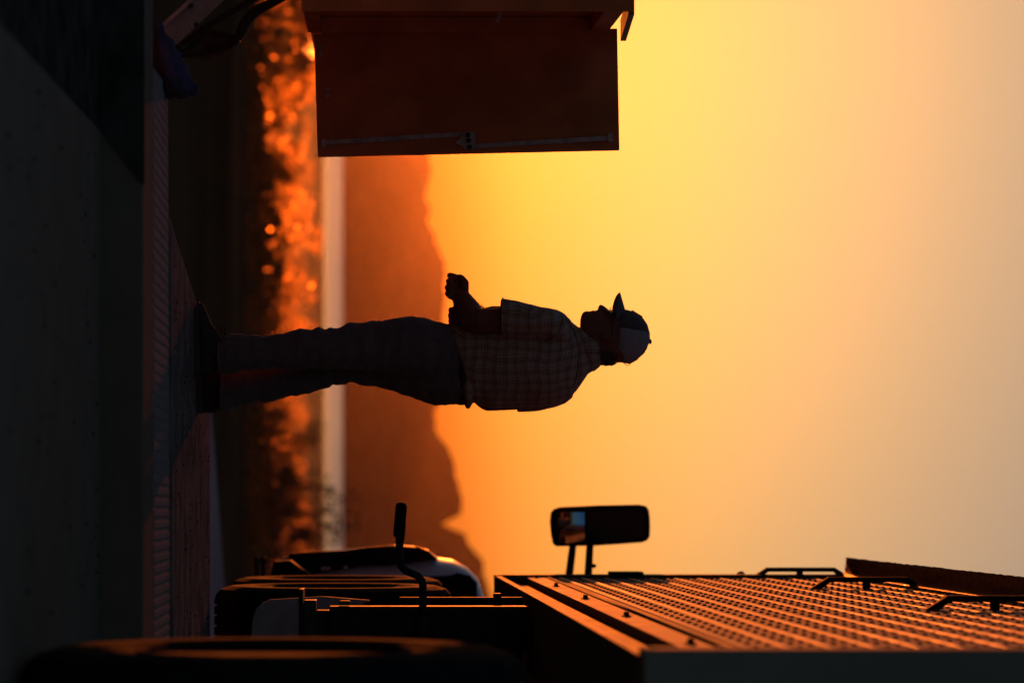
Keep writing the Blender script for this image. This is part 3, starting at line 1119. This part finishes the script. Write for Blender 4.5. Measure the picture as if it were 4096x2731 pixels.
# ------------------------------------------------------------------ the man
def plaid():
    m = bpy.data.materials.new('plaid_cotton')
    m.use_nodes = True
    t = m.node_tree
    b = t.nodes['Principled BSDF']
    b.inputs['Roughness'].default_value = 0.95
    b.inputs['Specular IOR Level'].default_value = 0.05
    b.inputs['Sheen Weight'].default_value = 0.25
    tc = t.nodes.new('ShaderNodeTexCoord')
    nz = t.nodes.new('ShaderNodeTexNoise')
    nz.inputs['Scale'].default_value = 7
    nz.inputs['Detail'].default_value = 2
    t.links.new(tc.outputs['Object'], nz.inputs['Vector'])
    vm = t.nodes.new('ShaderNodeVectorMath')
    vm.operation = 'MULTIPLY_ADD'
    vm.inputs[1].default_value = (.055, .055, .055)
    t.links.new(nz.outputs['Color'], vm.inputs[0])
    t.links.new(tc.outputs['Object'], vm.inputs[2])
    sp = t.nodes.new('ShaderNodeSeparateXYZ')
    t.links.new(vm.outputs[0], sp.inputs[0])

    def math_(op, a, b_=None, c_=None):
        n_ = t.nodes.new('ShaderNodeMath')
        n_.operation = op
        for i, v in enumerate((a, b_, c_)):
            if v is None:
                continue
            if isinstance(v, (int, float)):
                n_.inputs[i].default_value = v
            else:
                t.links.new(v, n_.inputs[i])
        return n_.outputs[0]

    def stripes(sock, per):
        f_ = math_('FRACT', math_('DIVIDE', sock, per))
        r = t.nodes.new('ShaderNodeValToRGB')
        r.color_ramp.interpolation = 'CONSTANT'
        e = r.color_ramp.elements
        e[0].position, e[0].color = 0, (.30, .30, .30, 1)
        e[1].position, e[1].color = .07, (.70, .70, .70, 1)
        for p_, c_ in ((.28, .92), (.50, .66), (.60, 1.0), (.72, .62), (.90, .78)):
            q = e.new(p_)
            q.color = (c_, c_, c_, 1)
        t.links.new(f_, r.inputs[0])
        return r.outputs[0]
    xx = math_('ADD', sp.outputs[0], math_('MULTIPLY', sp.outputs[1], 0.55))
    a, c = stripes(xx, .043), stripes(sp.outputs[2], .041)
    mu = t.nodes.new('ShaderNodeMix')
    mu.data_type = 'RGBA'
    mu.blend_type = 'MULTIPLY'
    mu.inputs[0].default_value = 1
    t.links.new(a, mu.inputs[6])
    t.links.new(c, mu.inputs[7])
    r = t.nodes.new('ShaderNodeValToRGB')
    r.color_ramp.elements[0].color = (.09, .045, .03, 1)
    r.color_ramp.elements[1].color = (.50, .385, .33, 1)
    q = r.color_ramp.elements.new(.45)
    q.color = (.36, .18, .09, 1)
    t.links.new(mu.outputs[2], r.inputs[0])
    t.links.new(r.outputs[0], b.inputs['Base Color'])
    return m


M_SHIRT = plaid()
M_JEAN = mat('denim', (0.17, 0.115, 0.098), 0.95, var=0.12, scale=40, bump=0.25, bscale=300, spec=0.05, sheen=0.25)
M_STITCH = mat('denim_seam', (0.28, 0.19, 0.15), 0.95, var=0.3, scale=60, spec=0.05)
M_SKIN = mat('skin', (0.24, 0.09, 0.05), 0.65, var=0.15, scale=25, bump=0.12, bscale=180, spec=0.25)
M_SHOE = mat('suede_shoe', (0.07, 0.045, 0.032), 0.9, var=0.3, scale=40, spec=0.08)
M_SOLE = mat('shoe_sole', (0.12, 0.09, 0.07), 0.9, spec=0.08)
M_CAPF = mat('cap_front', (0.13, 0.09, 0.08), 0.95, var=0.2, scale=50, spec=0.05, sheen=0.25)
M_CAPM = mat('cap_mesh', (0.40, 0.33, 0.31), 0.95, var=0.25, scale=220, bump=0.5, bscale=400, spec=0.05)
M_HAIR = mat('grey_brown_hair', (0.09, 0.06, 0.04), 0.6, var=0.4, scale=60, transl=0.35)
M_LEATHER = mat('belt_leather', (0.03, 0.018, 0.012), 0.6, var=0.3, scale=40)

YP = 11.1
man = empty('person', (.1, YP, 0), 'person in plaid shirt, jeans and trucker cap, standing with forearms crossed, facing left', 'person')


def ring(px, l, r, Y, b, n=32, e=2.3, tilt=0.0):
    """horizontal section whose left and right edges are surveyed; b is half the depth"""
    c0, c1 = P(px, l, Y), P(px, r, Y)
    cx, a = (c0.x + c1.x) / 2, (c1.x - c0.x) / 2
    out = []
    for j in range(n):
        th = 2 * math.pi * j / n
        ct, st = math.cos(th), math.sin(th)
        ct = math.copysign(abs(ct) ** (2 / e), ct)
        st = math.copysign(abs(st) ** (2 / e), st)
        out.append(Vector((cx + a * ct, Y + b * st, c0.z + tilt * a * ct)))
    return out


def loft(mb, rows):
    mb.rings([ring(*r) for r in rows])


def chain(mb, pts, n=12):
    """limb: (px, py, Y, radius)"""
    q = [P(a, b_, Y) for a, b_, Y, r in pts]
    rr_ = [r for *_, r in pts]
    P_, R_ = [], []
    for i in range(len(q) - 1):
        for k in range(4):
            f_ = k / 4
            P_.append(q[i].lerp(q[i + 1], f_))
            R_.append(rr_[i] + (rr_[i + 1] - rr_[i]) * f_)
    P_.append(q[-1])
    R_.append(rr_[-1])
    mb.tube(P_, R_, n=n)
    for p, r in ((P_[0], R_[0]), (P_[-1], R_[-1])):
        mb.ball(p, r, r, r, n=10, k=7)


# --- body: head, neck, trunk, arms and hands as one skin
bd = MB()
loft(bd, [(2230, 1300, 1500, 11.12, .09), (2290, 1318, 1462, 11.11, .07), (2318, 1318, 1452, 11.1, .066), (2345, 1316, 1452, 11.1, .064), (2400, 1320, 1452, 11.1, .064), (2440, 1330, 1450, 11.1, .06)])
loft(bd, [(2322, 1276, 1400, 11.1, .030), (2327, 1258, 1420, 11.1, .042), (2334, 1247, 1440, 11.1, .050), (2345, 1243.5, 1448, 11.1, .056), (2357, 1245, 1452, 11.1, .062), (2366, 1243, 1455, 11.1, .065),
          (2374, 1242, 1457, 11.1, .067), (2380, 1246, 1457, 11.1, .068), (2386, 1242, 1457, 11.1, .069), (2395, 1243, 1457, 11.1, .070), (2410, 1244, 1457, 11.1, .073), (2430, 1245, 1456, 11.1, .076), (2446, 1249, 1454, 11.1, .077),
          (2458, 1243, 1452, 11.1, .078), (2475, 1241, 1450, 11.1, .078), (2510, 1246, 1448, 11.1, .077), (2545, 1262, 1440, 11.1, .070), (2575, 1292, 1415, 11.1, .052), (2590, 1325, 1390, 11.1, .025)])
# nose
g_ = [(2391, 1240, 1262, 11.1, .014), (2394, 1225, 1262, 11.1, .0165), (2400, 1217.5, 1262, 11.1, .0165), (2407, 1218, 1262, 11.1, .014), (2416, 1223, 1262, 11.1, .012), (2426, 1231, 1264, 11.1, .010), (2438, 1239, 1266, 11.1, .009)]
bd.rings([ring(px, l, r, Y, b, 16, 2.0) for px, l, r, Y, b in g_])
# lips, ears
bd.ball(P(2372, 1249, 11.1), .009, .024, .006)
bd.ball(P(2384, 1249, 11.1), .008, .024, .005)
for sgn in (-1, 1):
    bd.ball(P(2430, 1350, 11.1 + sgn * .078), .017, .011, .032, M=Matrix.Rotation(.15, 3, 'Y'))
    bd.ball(P(2430, 1345, 11.1 + sgn * .074), .022, .010, .026)
# trunk inside the clothes
loft(bd, [(1700, 1330, 1560, 11.1, .09), (1900, 1290, 1590, 11.1, .09), (2100, 1290, 1590, 11.1, .09), (2240, 1300, 1570, 11.1, .08), (2290, 1330, 1500, 11.1, .06)])
# left arm: upper arm down, forearm folded forward
chain(bd, [(2210, 1300, 11.0, .055), (2020, 1282, 10.97, .052), (1925, 1288, 10.975, .050), (1885, 1282, 11.0, .050), (1872, 1242, 11.05, .052), (1854, 1208, 11.09, .042), (1842, 1185, 11.12, .036)])
# left fist
bd.ball(P(1834, 1160, 11.14), .038, .032, .037, M=Matrix.Rotation(-.3, 3, 'Y'))
bd.ball(P(1842, 1136, 11.14), .032, .028, .028)
chain(bd, [(1846, 1128, 11.17, .0155), (1822, 1110, 11.18, .0150), (1802, 1103, 11.17, .0135), (1800, 1102, 11.17, .013)])
chain(bd, [(1842, 1134, 11.15, .0145), (1804, 1123, 11.16, .0135), (1794, 1125, 11.15, .0125), (1808, 1142, 11.11, .0115)])
chain(bd, [(1838, 1152, 11.14, .0155), (1798, 1147, 11.14, .0135), (1789, 1150, 11.13, .0125), (1804, 1166, 11.10, .0125)])
chain(bd, [(1834, 1170, 11.12, .0150), (1798, 1171, 11.12, .0132), (1790, 1175, 11.11, .0122), (1803, 1188, 11.09, .0115)])
chain(bd, [(1858, 1158, 11.10, .018), (1860, 1130, 11.10, .0155), (1846, 1112, 11.12, .0135), (1838, 1106, 11.12, .0112)])
# right arm: hangs behind, forearm passes in front of the belly, hand grips the left forearm
chain(bd, [(2210, 1570, 11.2, .055), (2060, 1594, 11.2, .045), (1955, 1598, 11.22, .046), (1935, 1590, 11.25, .042), (1890, 1470, 11.30, .042), (1850, 1330, 11.27, .034), (1840, 1290, 11.22, .032)])
bd.ball(P(1834, 1272, 11.19), .036, .035, .030)
for k, (py_, r) in enumerate(((1240, .0125), (1262, .0130), (1284, .0125), (1303, .0115))):
    chain(bd, [(1836, py_ + 4, 11.18, r), (1807 - (k == 1) * 2, py_, 11.15, r), (1805 - (k == 1) * 2, py_, 11.07, r), (1826, py_ - 2, 11.035, r * .85)])
chain(bd, [(1852, 1262, 11.16, .014), (1872, 1250, 11.10, .012), (1880, 1244, 11.05, .010)])
me = fuse(bd, 'body', .0042, 2)
body = link('body', me, man, M_SKIN)

# eyes
for sgn in (-1, 1):
    g = MB()
    g.ball(P(2443, 1258, 11.1 + sgn * .032), .011, .011, .010)
    g.build('eye', mat('eye', (.35, .33, .30), .3), man, smooth=True)

# --- trousers
tb = MB()
YL, YRt = 11.02, 11.17
loft(tb, [(868, 1352, 1497, YL, .075), (905, 1340, 1498, YL, .078), (950, 1338, 1486, YL, .076), (1050, 1340, 1480, YL, .074), (1129, 1336, 1478, YL, .075), (1173, 1320, 1477, YL, .078), (1228, 1311, 1476, YL, .082),
          (1248, 1318, 1476, YL, .082), (1276, 1306, 1477, YL, .084), (1303, 1316, 1477, YL, .084), (1361, 1304, 1477, YL, .085), (1411, 1288, 1478, 11.03, .086), (1453, 1284, 1480, 11.03, .088), (1510, 1288, 1484, 11.04, .09),
          (1560, 1278, 1490, 11.05, .095), (1620, 1266, 1500, 11.06, .105), (1656, 1265, 1510, 11.07, .115), (1700, 1269, 1520, 11.08, .12), (1740, 1280, 1540, 11.09, .12), (1800, 1296, 1560, 11.10, .12), (1870, 1300, 1560, 11.1, .11)])
loft(tb, [(878, 1500, 1643, YRt, .075), (920, 1490, 1643, YRt, .076), (948, 1482, 1632, YRt, .076), (1012, 1472, 1614, YRt, .075), (1102, 1455, 1600, YRt, .076), (1169, 1440, 1586, YRt, .078), (1236, 1425, 1574, YRt, .08),
          (1294, 1415, 1557, YRt, .082), (1318, 1412, 1549, YRt, .082), (1329, 1412, 1533, YRt, .08), (1345, 1410, 1540, YRt, .082), (1358, 1410, 1544, YRt, .084), (1405, 1405, 1535, YRt, .085), (1437, 1402, 1536, YRt, .087), (1491, 1400, 1548, 11.16, .09),
          (1545, 1400, 1556, 11.16, .095), (1583, 1400, 1570, 11.15, .10), (1633, 1400, 1582, 11.15, .11), (1671, 1400, 1601, 11.14, .115), (1713, 1410, 1613, 11.13, .12), (1748, 1420, 1621, 11.12, .12), (1809, 1420, 1619, 11.11, .12), (1872, 1420, 1618, 11.1, .11)])


def jean_fold(co, n_):
    z = co.z
    k = noise.noise(Vector((co.x * 9, co.y * 9, z * 26))) * .0035
    k += noise.noise(Vector((co.x * 18, co.y * 18, z * 60 + co.x * 40))) * .0018
    k += (abs(noise.noise(Vector((co.x * 6 + z * 9, co.y * 6, z * 15)))) - .2) * -.010
    return k * (1.3 if z < .75 else .9)


me = fuse(tb, 'jeans', .0055, 3, jean_fold)
jeans = link('jeans', me, man, M_JEAN)


def patch(src, poly, name, m, parent, off=.003, step=5, y_from=10.5):
    """cloth patch laid on a garment: grid inside poly, dropped on along +Y"""
    bm_ = bmesh.new()
    bm_.from_mesh(src.data)
    o_ = src.matrix_world.translation if False else Vector((0, 0, 0))
    tree_ = BVHTree.FromBMesh(bm_)
    bm_.free()
    xs_ = [p_[0] for p_ in poly]
    ys_ = [p_[1] for p_ in poly]

    def inside(x_, y_):
        c_ = False
        for (x1, y1), (x2, y2) in zip(poly, poly[1:] + poly[:1]):
            if (y1 > y_) != (y2 > y_) and x_ < (x2 - x1) * (y_ - y1) / (y2 - y1) + x1:
                c_ = not c_
        return c_
    idx = {}
    vv = []
    nxg, nyg = int((max(xs_) - min(xs_)) / step) + 1, int((max(ys_) - min(ys_)) / step) + 1
    for i in range(nxg + 1):
        for j in range(nyg + 1):
            x_, y_ = min(xs_) + i * step, min(ys_) + j * step
            if not inside(x_, y_):
                continue
            d = P(x_, y_, 11.1) - Vector((0, 0, EYE))
            d.normalize()
            h, nrm, _, _ = tree_.ray_cast(Vector((0, 0, EYE)), d)
            if h is None:
                continue
            idx[(i, j)] = len(vv)
            vv.append(h + nrm * off)
    ff = [(idx[(i, j)], idx[(i + 1, j)], idx[(i + 1, j + 1)], idx[(i, j + 1)]) for (i, j) in idx if (i + 1, j) in idx and (i, j + 1) in idx and (i + 1, j + 1) in idx]
    g = MB()
    if not ff:
        return None
    g.add(vv, ff)
    return g.build(name, m, parent, smooth=True)


pk = [(1661, 1376), (1793, 1362), (1748, 1528), (1666, 1490), (1640, 1446)]
patch(jeans, pk, 'back_pocket', M_JEAN, jeans, .0035, 4)


def seam(src, pts, name, m, parent, r=.0016):
    bm_ = bmesh.new()
    bm_.from_mesh(src.data)
    tree_ = BVHTree.FromBMesh(bm_)
    bm_.free()
    q = []
    for (x1, y1), (x2, y2) in zip(pts, pts[1:]):
        n_ = max(2, int(math.hypot(x2 - x1, y2 - y1) / 8))
        for k in range(n_):
            x_, y_ = x1 + (x2 - x1) * k / n_, y1 + (y2 - y1) * k / n_
            d = (P(x_, y_, 11.1) - Vector((0, 0, EYE))).normalized()
            h, nrm, _, _ = tree_.ray_cast(Vector((0, 0, EYE)), d)
            if h is not None:
                q.append(h + nrm * .003)
    if len(q) < 3:
        return
    g = MB()
    g.tube(q, r, n=5)
    g.build(name, m, parent, smooth=True)


seam(jeans, pk + pk[:1], 'pocket_seam', M_STITCH, jeans)
seam(jeans, [(1545, 1585), (1590, 1560), (1700, 1605), (1745, 1612)], 'pocket_seam', M_STITCH, jeans)
seam(jeans, [(890, 1352), (1000, 1360), (1150, 1352), (1300, 1340), (1450, 1322), (1560, 1312), (1700, 1300), (1800, 1312)], 'side_seam', M_STITCH, jeans, .002)
seam(jeans, [(1834, 1372), (1815, 1420), (1795, 1480), (1775, 1560), (1772, 1610)], 'yoke_seam', M_STITCH, jeans)
seam(jeans, [(876, 1350), (872, 1420), (880, 1492)], 'hem', M_STITCH, jeans, .003)
seam(jeans, [(888, 1510), (884, 1580), (892, 1640)], 'hem', M_STITCH, jeans, .003)
g = MB()
rs = [ring(px_, 1288, 1620, 11.1, .122, 40) for px_ in (1838, 1862)]
rs2 = [ring(px_, 1292, 1616, 11.1, .116, 40) for px_ in (1862, 1838)]
g.rings(rs + rs2, closed=True)
g.build('belt', M_LEATHER, man, smooth=True)

# --- shirt
sb = MB()
loft(sb, [(1842, 1296, 1604, 11.1, .125, 40, 2.3, .28), (1868, 1284, 1616, 11.1, .132, 40, 2.3, .24), (1900, 1262, 1617, 11.1, .138, 40, 2.3, .16), (1940, 1236, 1627, 11.1, .142, 40, 2.3, .08), (1970, 1224, 1632, 11.1, .145, 40), (2060, 1224, 1630, 11.1, .148, 40), (2140, 1232, 1626, 11.1, .148, 40),
          (2200, 1240, 1622, 11.1, .142, 40), (2240, 1255, 1612, 11.1, .13, 40), (2275, 1280, 1596, 11.1, .112, 40), (2305, 1304, 1560, 11.1, .096, 40), (2328, 1318, 1530, 11.1, .086, 40), (2350, 1330, 1496, 11.1, .078, 40), (2372, 1352, 1476, 11.1, .072, 40, 2.3, .2)])
# left sleeve, right sleeve
loft(sb, [(2004, 1190, 1342, 10.97, .080), (2066, 1202, 1346, 10.97, .080), (2110, 1213, 1348, 10.97, .080), (2155, 1225, 1350, 10.97, .080), (2190, 1229, 1352, 10.98, .080), (2225, 1240, 1358, 10.99, .078), (2258, 1257, 1372, 11.01, .07), (2285, 1282, 1390, 11.04, .055)])
loft(sb, [(2068, 1520, 1649, 11.21, .078), (2125, 1520, 1646, 11.21, .08), (2180, 1520, 1638, 11.21, .08), (2226, 1510, 1628, 11.2, .078), (2262, 1490, 1614, 11.18, .066), (2290, 1470, 1588, 11.15, .05)])
# bunched tail at the back
sb.ball(P(1872, 1600, 11.08), .036, .04, .016)
sb.ball(P(1872, 1560, 11.0), .05, .03, .018)


def shirt_fold(co, n_):
    k = noise.noise(Vector((co.x * 7 + co.z * 5, co.y * 7, co.z * 13))) * .006
    k += noise.noise(Vector((co.x * 16 - co.z * 10, co.y * 16, co.z * 24))) * .003
    return k * (0.6 if abs(n_.y) < .35 else 1.4)


me = fuse(sb, 'shirt', .0055, 2, shirt_fold)
shirt = link('shirt', me, man, M_SHIRT)
# collar
g = MB()
co = []
for (px_, l, r, b, t_) in ((2330, 1306, 1486, .082, .22), (2352, 1312, 1484, .080, .30), (2376, 1326, 1468, .076, .30), (2392, 1336, 1446, .072, .32)):
    co.append(ring(px_, l, r, 11.1, b, 40, 2.2, t_))
ci = []
for (px_, l, r, b, t_) in ((2390, 1342, 1442, .069, .32), (2330, 1316, 1470, .072, .22)):
    ci.append(ring(px_, l, r, 11.1, b, 40, 2.2, t_))
g.rings(co + ci, closed=True)
g.build('collar', M_SHIRT, shirt, smooth=True)
seam(shirt, [(2262, 1272), (2300, 1330), (2318, 1400), (2312, 1480), (2290, 1560)], 'yoke_seam', M_SHIRT, shirt, .003)
seam(shirt, [(2012, 1194), (2010, 1260), (2012, 1338)], 'sleeve_hem', M_SHIRT, shirt, .003)
seam(shirt, [(2255, 1270), (2235, 1330), (2180, 1372)], 'armhole_seam', M_SHIRT, shirt, .003)

# --- shoes
def shoe(Y, toe, heel):
    root = bpy.data.objects.new('shoe', None)
    COL.objects.link(root)
    root.parent = man
    root.location = P(HPX, (toe + heel) / 2, Y) * 1 - man.location
    root.location.z = 0
    base_px = HPX - EYE * F / Y
    L = heel - toe
    st = [(0.0, 12, 8), (.03, 34, 24), (.09, 44, 36), (.18, 54, 44), (.30, 68, 47), (.40, 90, 44), (.52, 112, 38), (.68, 108, 36), (.84, 96, 37), (.95, 88, 34), (1.0, 70, 22)]
    g = MB()
    rs = []
    for f_, h, w in st:
        c = P(base_px + 18, toe + 2 + (L - 6) * f_, Y)
        top = (h - 18) * Y / F
        wd = w / 1000
        rs.append([Vector((c.x, Y + wd * math.cos(a), c.z + top * max(0, math.sin(a)) ** .8)) for a in [math.pi * k / 14 for k in range(15)]])
    g.rings(rs)
    g.build('upper', M_SHOE, root, smooth=True)
    g = MB()
    rs = []
    for f_, h, w in st:
        wd = (w + 4) / 1000
        lift = 8 if f_ < .05 else (4 if f_ < .1 or f_ > .97 else 0)
        a_, b_ = P(base_px + lift, toe - 1 + L * f_, Y), P(base_px + (20 if f_ < .6 else 24), toe - 1 + L * f_, Y)
        a_.z = max(a_.z, 0.001)
        rs.append([Vector((a_.x, Y - wd, a_.z)), Vector((a_.x, Y + wd, a_.z)), Vector((b_.x, Y + wd, b_.z)), Vector((b_.x, Y - wd, b_.z))])
    g.rings(rs)
    g.build('sole', M_SOLE, root)
    return root, base_px


s1, bp_ = shoe(10.99, 1206, 1500)
g = MB()
for pts in ([(868, 1316), (876, 1290), (884, 1286), (890, 1300), (886, 1330)], [(876, 1326), (892, 1300), (899, 1312), (900, 1340)], [(866, 1322), (872, 1300), (880, 1326)]):
    g.tube([P(a, b_, 10.97 + .01 * i) for i, (a, b_) in enumerate(pts)], .0028, n=5)
g.build('laces', M_SOLE, s1, smooth=True)
shoe(11.19, 1362, 1654)

# --- cap
FC = [(2478, 1239), (2506, 1238), (2526, 1243.5), (2550, 1257), (2572, 1272), (2589, 1297), (2598, 1328), (2600, 1350)]
BC = [(2463, 1444), (2486, 1450), (2520, 1456), (2548, 1440), (2567, 1420), (2584, 1395), (2594, 1378), (2600, 1360)]
BD = [.084, .085, .083, .078, .070, .050, .026, .006]
cap = bpy.data.objects.new('cap', None)
COL.objects.link(cap)
cap.parent = man
cap.location = P(2480, 1340, 11.1) - man.location


def crown(th0, th1, n, name, m, off=0.0):
    g = MB()
    outer, inner = [], []
    for (f_, b_, d) in zip(FC, BC, BD):
        A, B = P(*f_, 11.1), P(*b_, 11.1)
        c, u = (A + B) / 2, (A - B) / 2
        for lst, k in ((outer, 1.0), (inner, .965)):
            lst.append([c + u * math.cos(th) * k + Vector((0, d * k * math.sin(th), 0)) + (Vector((0, 0, -.002)) if k < 1 else Vector((0, 0, 0))) for th in [th0 + (th1 - th0) * j / n for j in range(n + 1)]])
    w = n + 1
    k = len(outer)
    vs_ = [p for r in outer for p in r] + [p for r in inner for p in r]
    o2 = k * w
    fs = []
    for i in range(k - 1):
        for j in range(n):
            q = (i * w + j, i * w + j + 1, (i + 1) * w + j + 1, (i + 1) * w + j)
            fs += [q, tuple(o2 + v for v in q[::-1])]
    for j in range(n):
        fs.append((j, j + 1, o2 + j + 1, o2 + j))
        fs.append(((k - 1) * w + j + 1, (k - 1) * w + j, o2 + (k - 1) * w + j, o2 + (k - 1) * w + j + 1))
    for i in range(k - 1):
        for j in (0, n):
            fs.append((i * w + j, (i + 1) * w + j, o2 + (i + 1) * w + j, o2 + i * w + j))
    g.add(vs_, fs)
    return g.build(name, m, cap, smooth=True)


crown(-1.25, 1.25, 20, 'front_panel', M_CAPF)
crown(1.262, 2 * math.pi - 1.262, 30, 'mesh_back', M_CAPM)
g = MB()
g.ball(P(2601, 1366, 11.1), .010, .010, .006)
g.build('cap_button', M_CAPF, cap, smooth=True)
# brim: curved peak, sides dipping
g = MB()
N1, N2 = 10, 16
for dz in (0, -.003):
    for i in range(N1 + 1):
        f_ = i / N1
        for j in range(N2 + 1):
            v = j / N2 * 2 - 1
            w = .080 * (1 - .18 * f_ ** 2)
            front = math.sqrt(max(0.0, 1 - (abs(v) ** 3) * .55))
            px_ = 2503 + (2481 - 2503) * f_ * front - 46 * abs(v) ** 1.7 * (1 - .35 * f_)
            py_ = 1246 + (1170 - 1246) * f_ * front + 34 * abs(v) ** 2.2
            p = P(px_, py_, 11.1)
            g.v.append(Vector((p.x, 11.1 + w * v, p.z + dz)))
w = N2 + 1
o2 = (N1 + 1) * w
for i in range(N1):
    for j in range(N2):
        q = (i * w + j, i * w + j + 1, (i + 1) * w + j + 1, (i + 1) * w + j)
        g.f += [q, tuple(o2 + k for k in q[::-1])]
edge = [j for j in range(w)] + [i * w + N2 for i in range(1, N1 + 1)] + [N1 * w + j for j in range(N2 - 1, -1, -1)] + [i * w for i in range(N1 - 1, 0, -1)]
for a, b_ in zip(edge, edge[1:] + edge[:1]):
    g.f.append((a, b_, o2 + b_, o2 + a))
g.build('brim', M_CAPF, cap, smooth=True)
# front badge
g = MB()
A, B = P(2527, 1242, 11.1), P(2568, 1267, 11.1)
n_ = Vector((-(B - A).z, 0, (B - A).x)).normalized()
if n_.z < 0:
    n_ = -n_
rs = []
for t_ in (0, .5, 1):
    c = A.lerp(B, t_)
    rs.append([c + Vector((.012 * (y_ / .035) ** 2, y_, 0)) + n_ * (.003 - .014 * (y_ / .035) ** 2 * .5) for y_ in [-.035 + .07 * j / 8 for j in range(9)]])
g.add([p for r in rs for p in r] + [p - n_ * .004 for r in rs for p in r], [(i * 9 + j, i * 9 + j + 1, (i + 1) * 9 + j + 1, (i + 1) * 9 + j) for i in range(2) for j in range(8)] +
      [(27 + i * 9 + j, 27 + (i + 1) * 9 + j, 27 + (i + 1) * 9 + j + 1, 27 + i * 9 + j + 1) for i in range(2) for j in range(8)])
g.build('badge', mat('badge_fabric', (.12, .08, .035), .9), cap, smooth=True)

# --- glasses
gl = bpy.data.objects.new('glasses', None)
COL.objects.link(gl)
gl.parent = man
gl.location = P(2440, 1240, 11.1) - man.location
for sgn in (-1, 1):
    g = MB()
    c = P(2436, 1236, 11.1 + sgn * .034)
    rim = [c + Vector((.003 + .006 * abs(math.cos(a)) * (1 if sgn * math.cos(a) > 0 else .2), .026 * math.cos(a), .0165 * math.sin(a))) for a in [2 * math.pi * k / 20 for k in range(20)]]
    g.tube(rim, .0016, n=5, closed=True)
    g.tube([c + Vector((.010, sgn * .027, .008)), P(2447, 1290, 11.1 + sgn * .076), P(2449, 1338, 11.1 + sgn * .083), P(2436, 1362, 11.1 + sgn * .082)], .0016, n=5)
    g.build('rim_and_arm', M_STEEL, gl, smooth=True)
    g = MB()
    g.add([p + Vector((-.0006, 0, 0)) for p in rim] + [p + Vector((.0012, 0, 0)) for p in rim], [tuple(range(20)), tuple(range(39, 19, -1))] + [(i, (i + 1) % 20, 20 + (i + 1) % 20, 20 + i) for i in range(20)])
    lens = g.build('lens', mat('lens_glass', (.6, .6, .6), .05), gl)
    lens.data.materials[0].node_tree.nodes['Principled BSDF'].inputs['Transmission Weight'].default_value = 0.9
g = MB()
g.tube([P(2440, 1235, 11.1 - .009), P(2444, 1231, 11.1), P(2440, 1235, 11.1 + .009)], .0018, n=5)
g.build('bridge', M_STEEL, gl, smooth=True)

# --- hair at the nape and on the forearm
rh = random.Random(9)
g = MB()
for i in range(420):
    th = rh.uniform(-1.3, 1.3)
    z = rh.uniform(2390, 2468)
    c = P(z, 1385, 11.1)
    p = c + Vector((math.cos(th) * .068, math.sin(th) * .075, 0))
    d = Vector((math.cos(th) * rh.uniform(.002, .010), math.sin(th) * .004, -rh.uniform(.012, .026)))
    g.tube([p, p + d * .5 + Vector((.002, 0, 0)), p + d], [.0010, .0009, .0003], n=3)
cr_ = [P(2483, 1444, 11.08), P(2496, 1452, 11.08), P(2506, 1460, 11.08), P(2516, 1460, 11.08), P(2519, 1452, 11.08), P(2514, 1446, 11.08)]
for k in range(5):
    g.tube([p + Vector((rh.uniform(-.0015, .0015), rh.uniform(-.01, .01), rh.uniform(-.0015, .0015))) for p in cr_], .0006, n=3)
o = g.build('hair', M_HAIR, man)
g = MB()
for i in range(320):
    f_ = rh.random()
    px_, py_ = lerp_list([(1876, 1182), (1888, 1200), (1910, 1214), (1930, 1228), (1948, 1242)], f_)
    p = P(px_ - 6 - rh.random() * 10, py_ + rh.random() * 6, 11.08 + rh.uniform(-.03, .03))
    d = Vector((-rh.uniform(.002, .012), rh.uniform(-.004, .004), rh.uniform(.006, .016)))
    g.tube([p, p + d], [.0004, .00015], n=3)
o = g.build('arm_hair', M_HAIR, man)
o['kind'] = 'stuff'
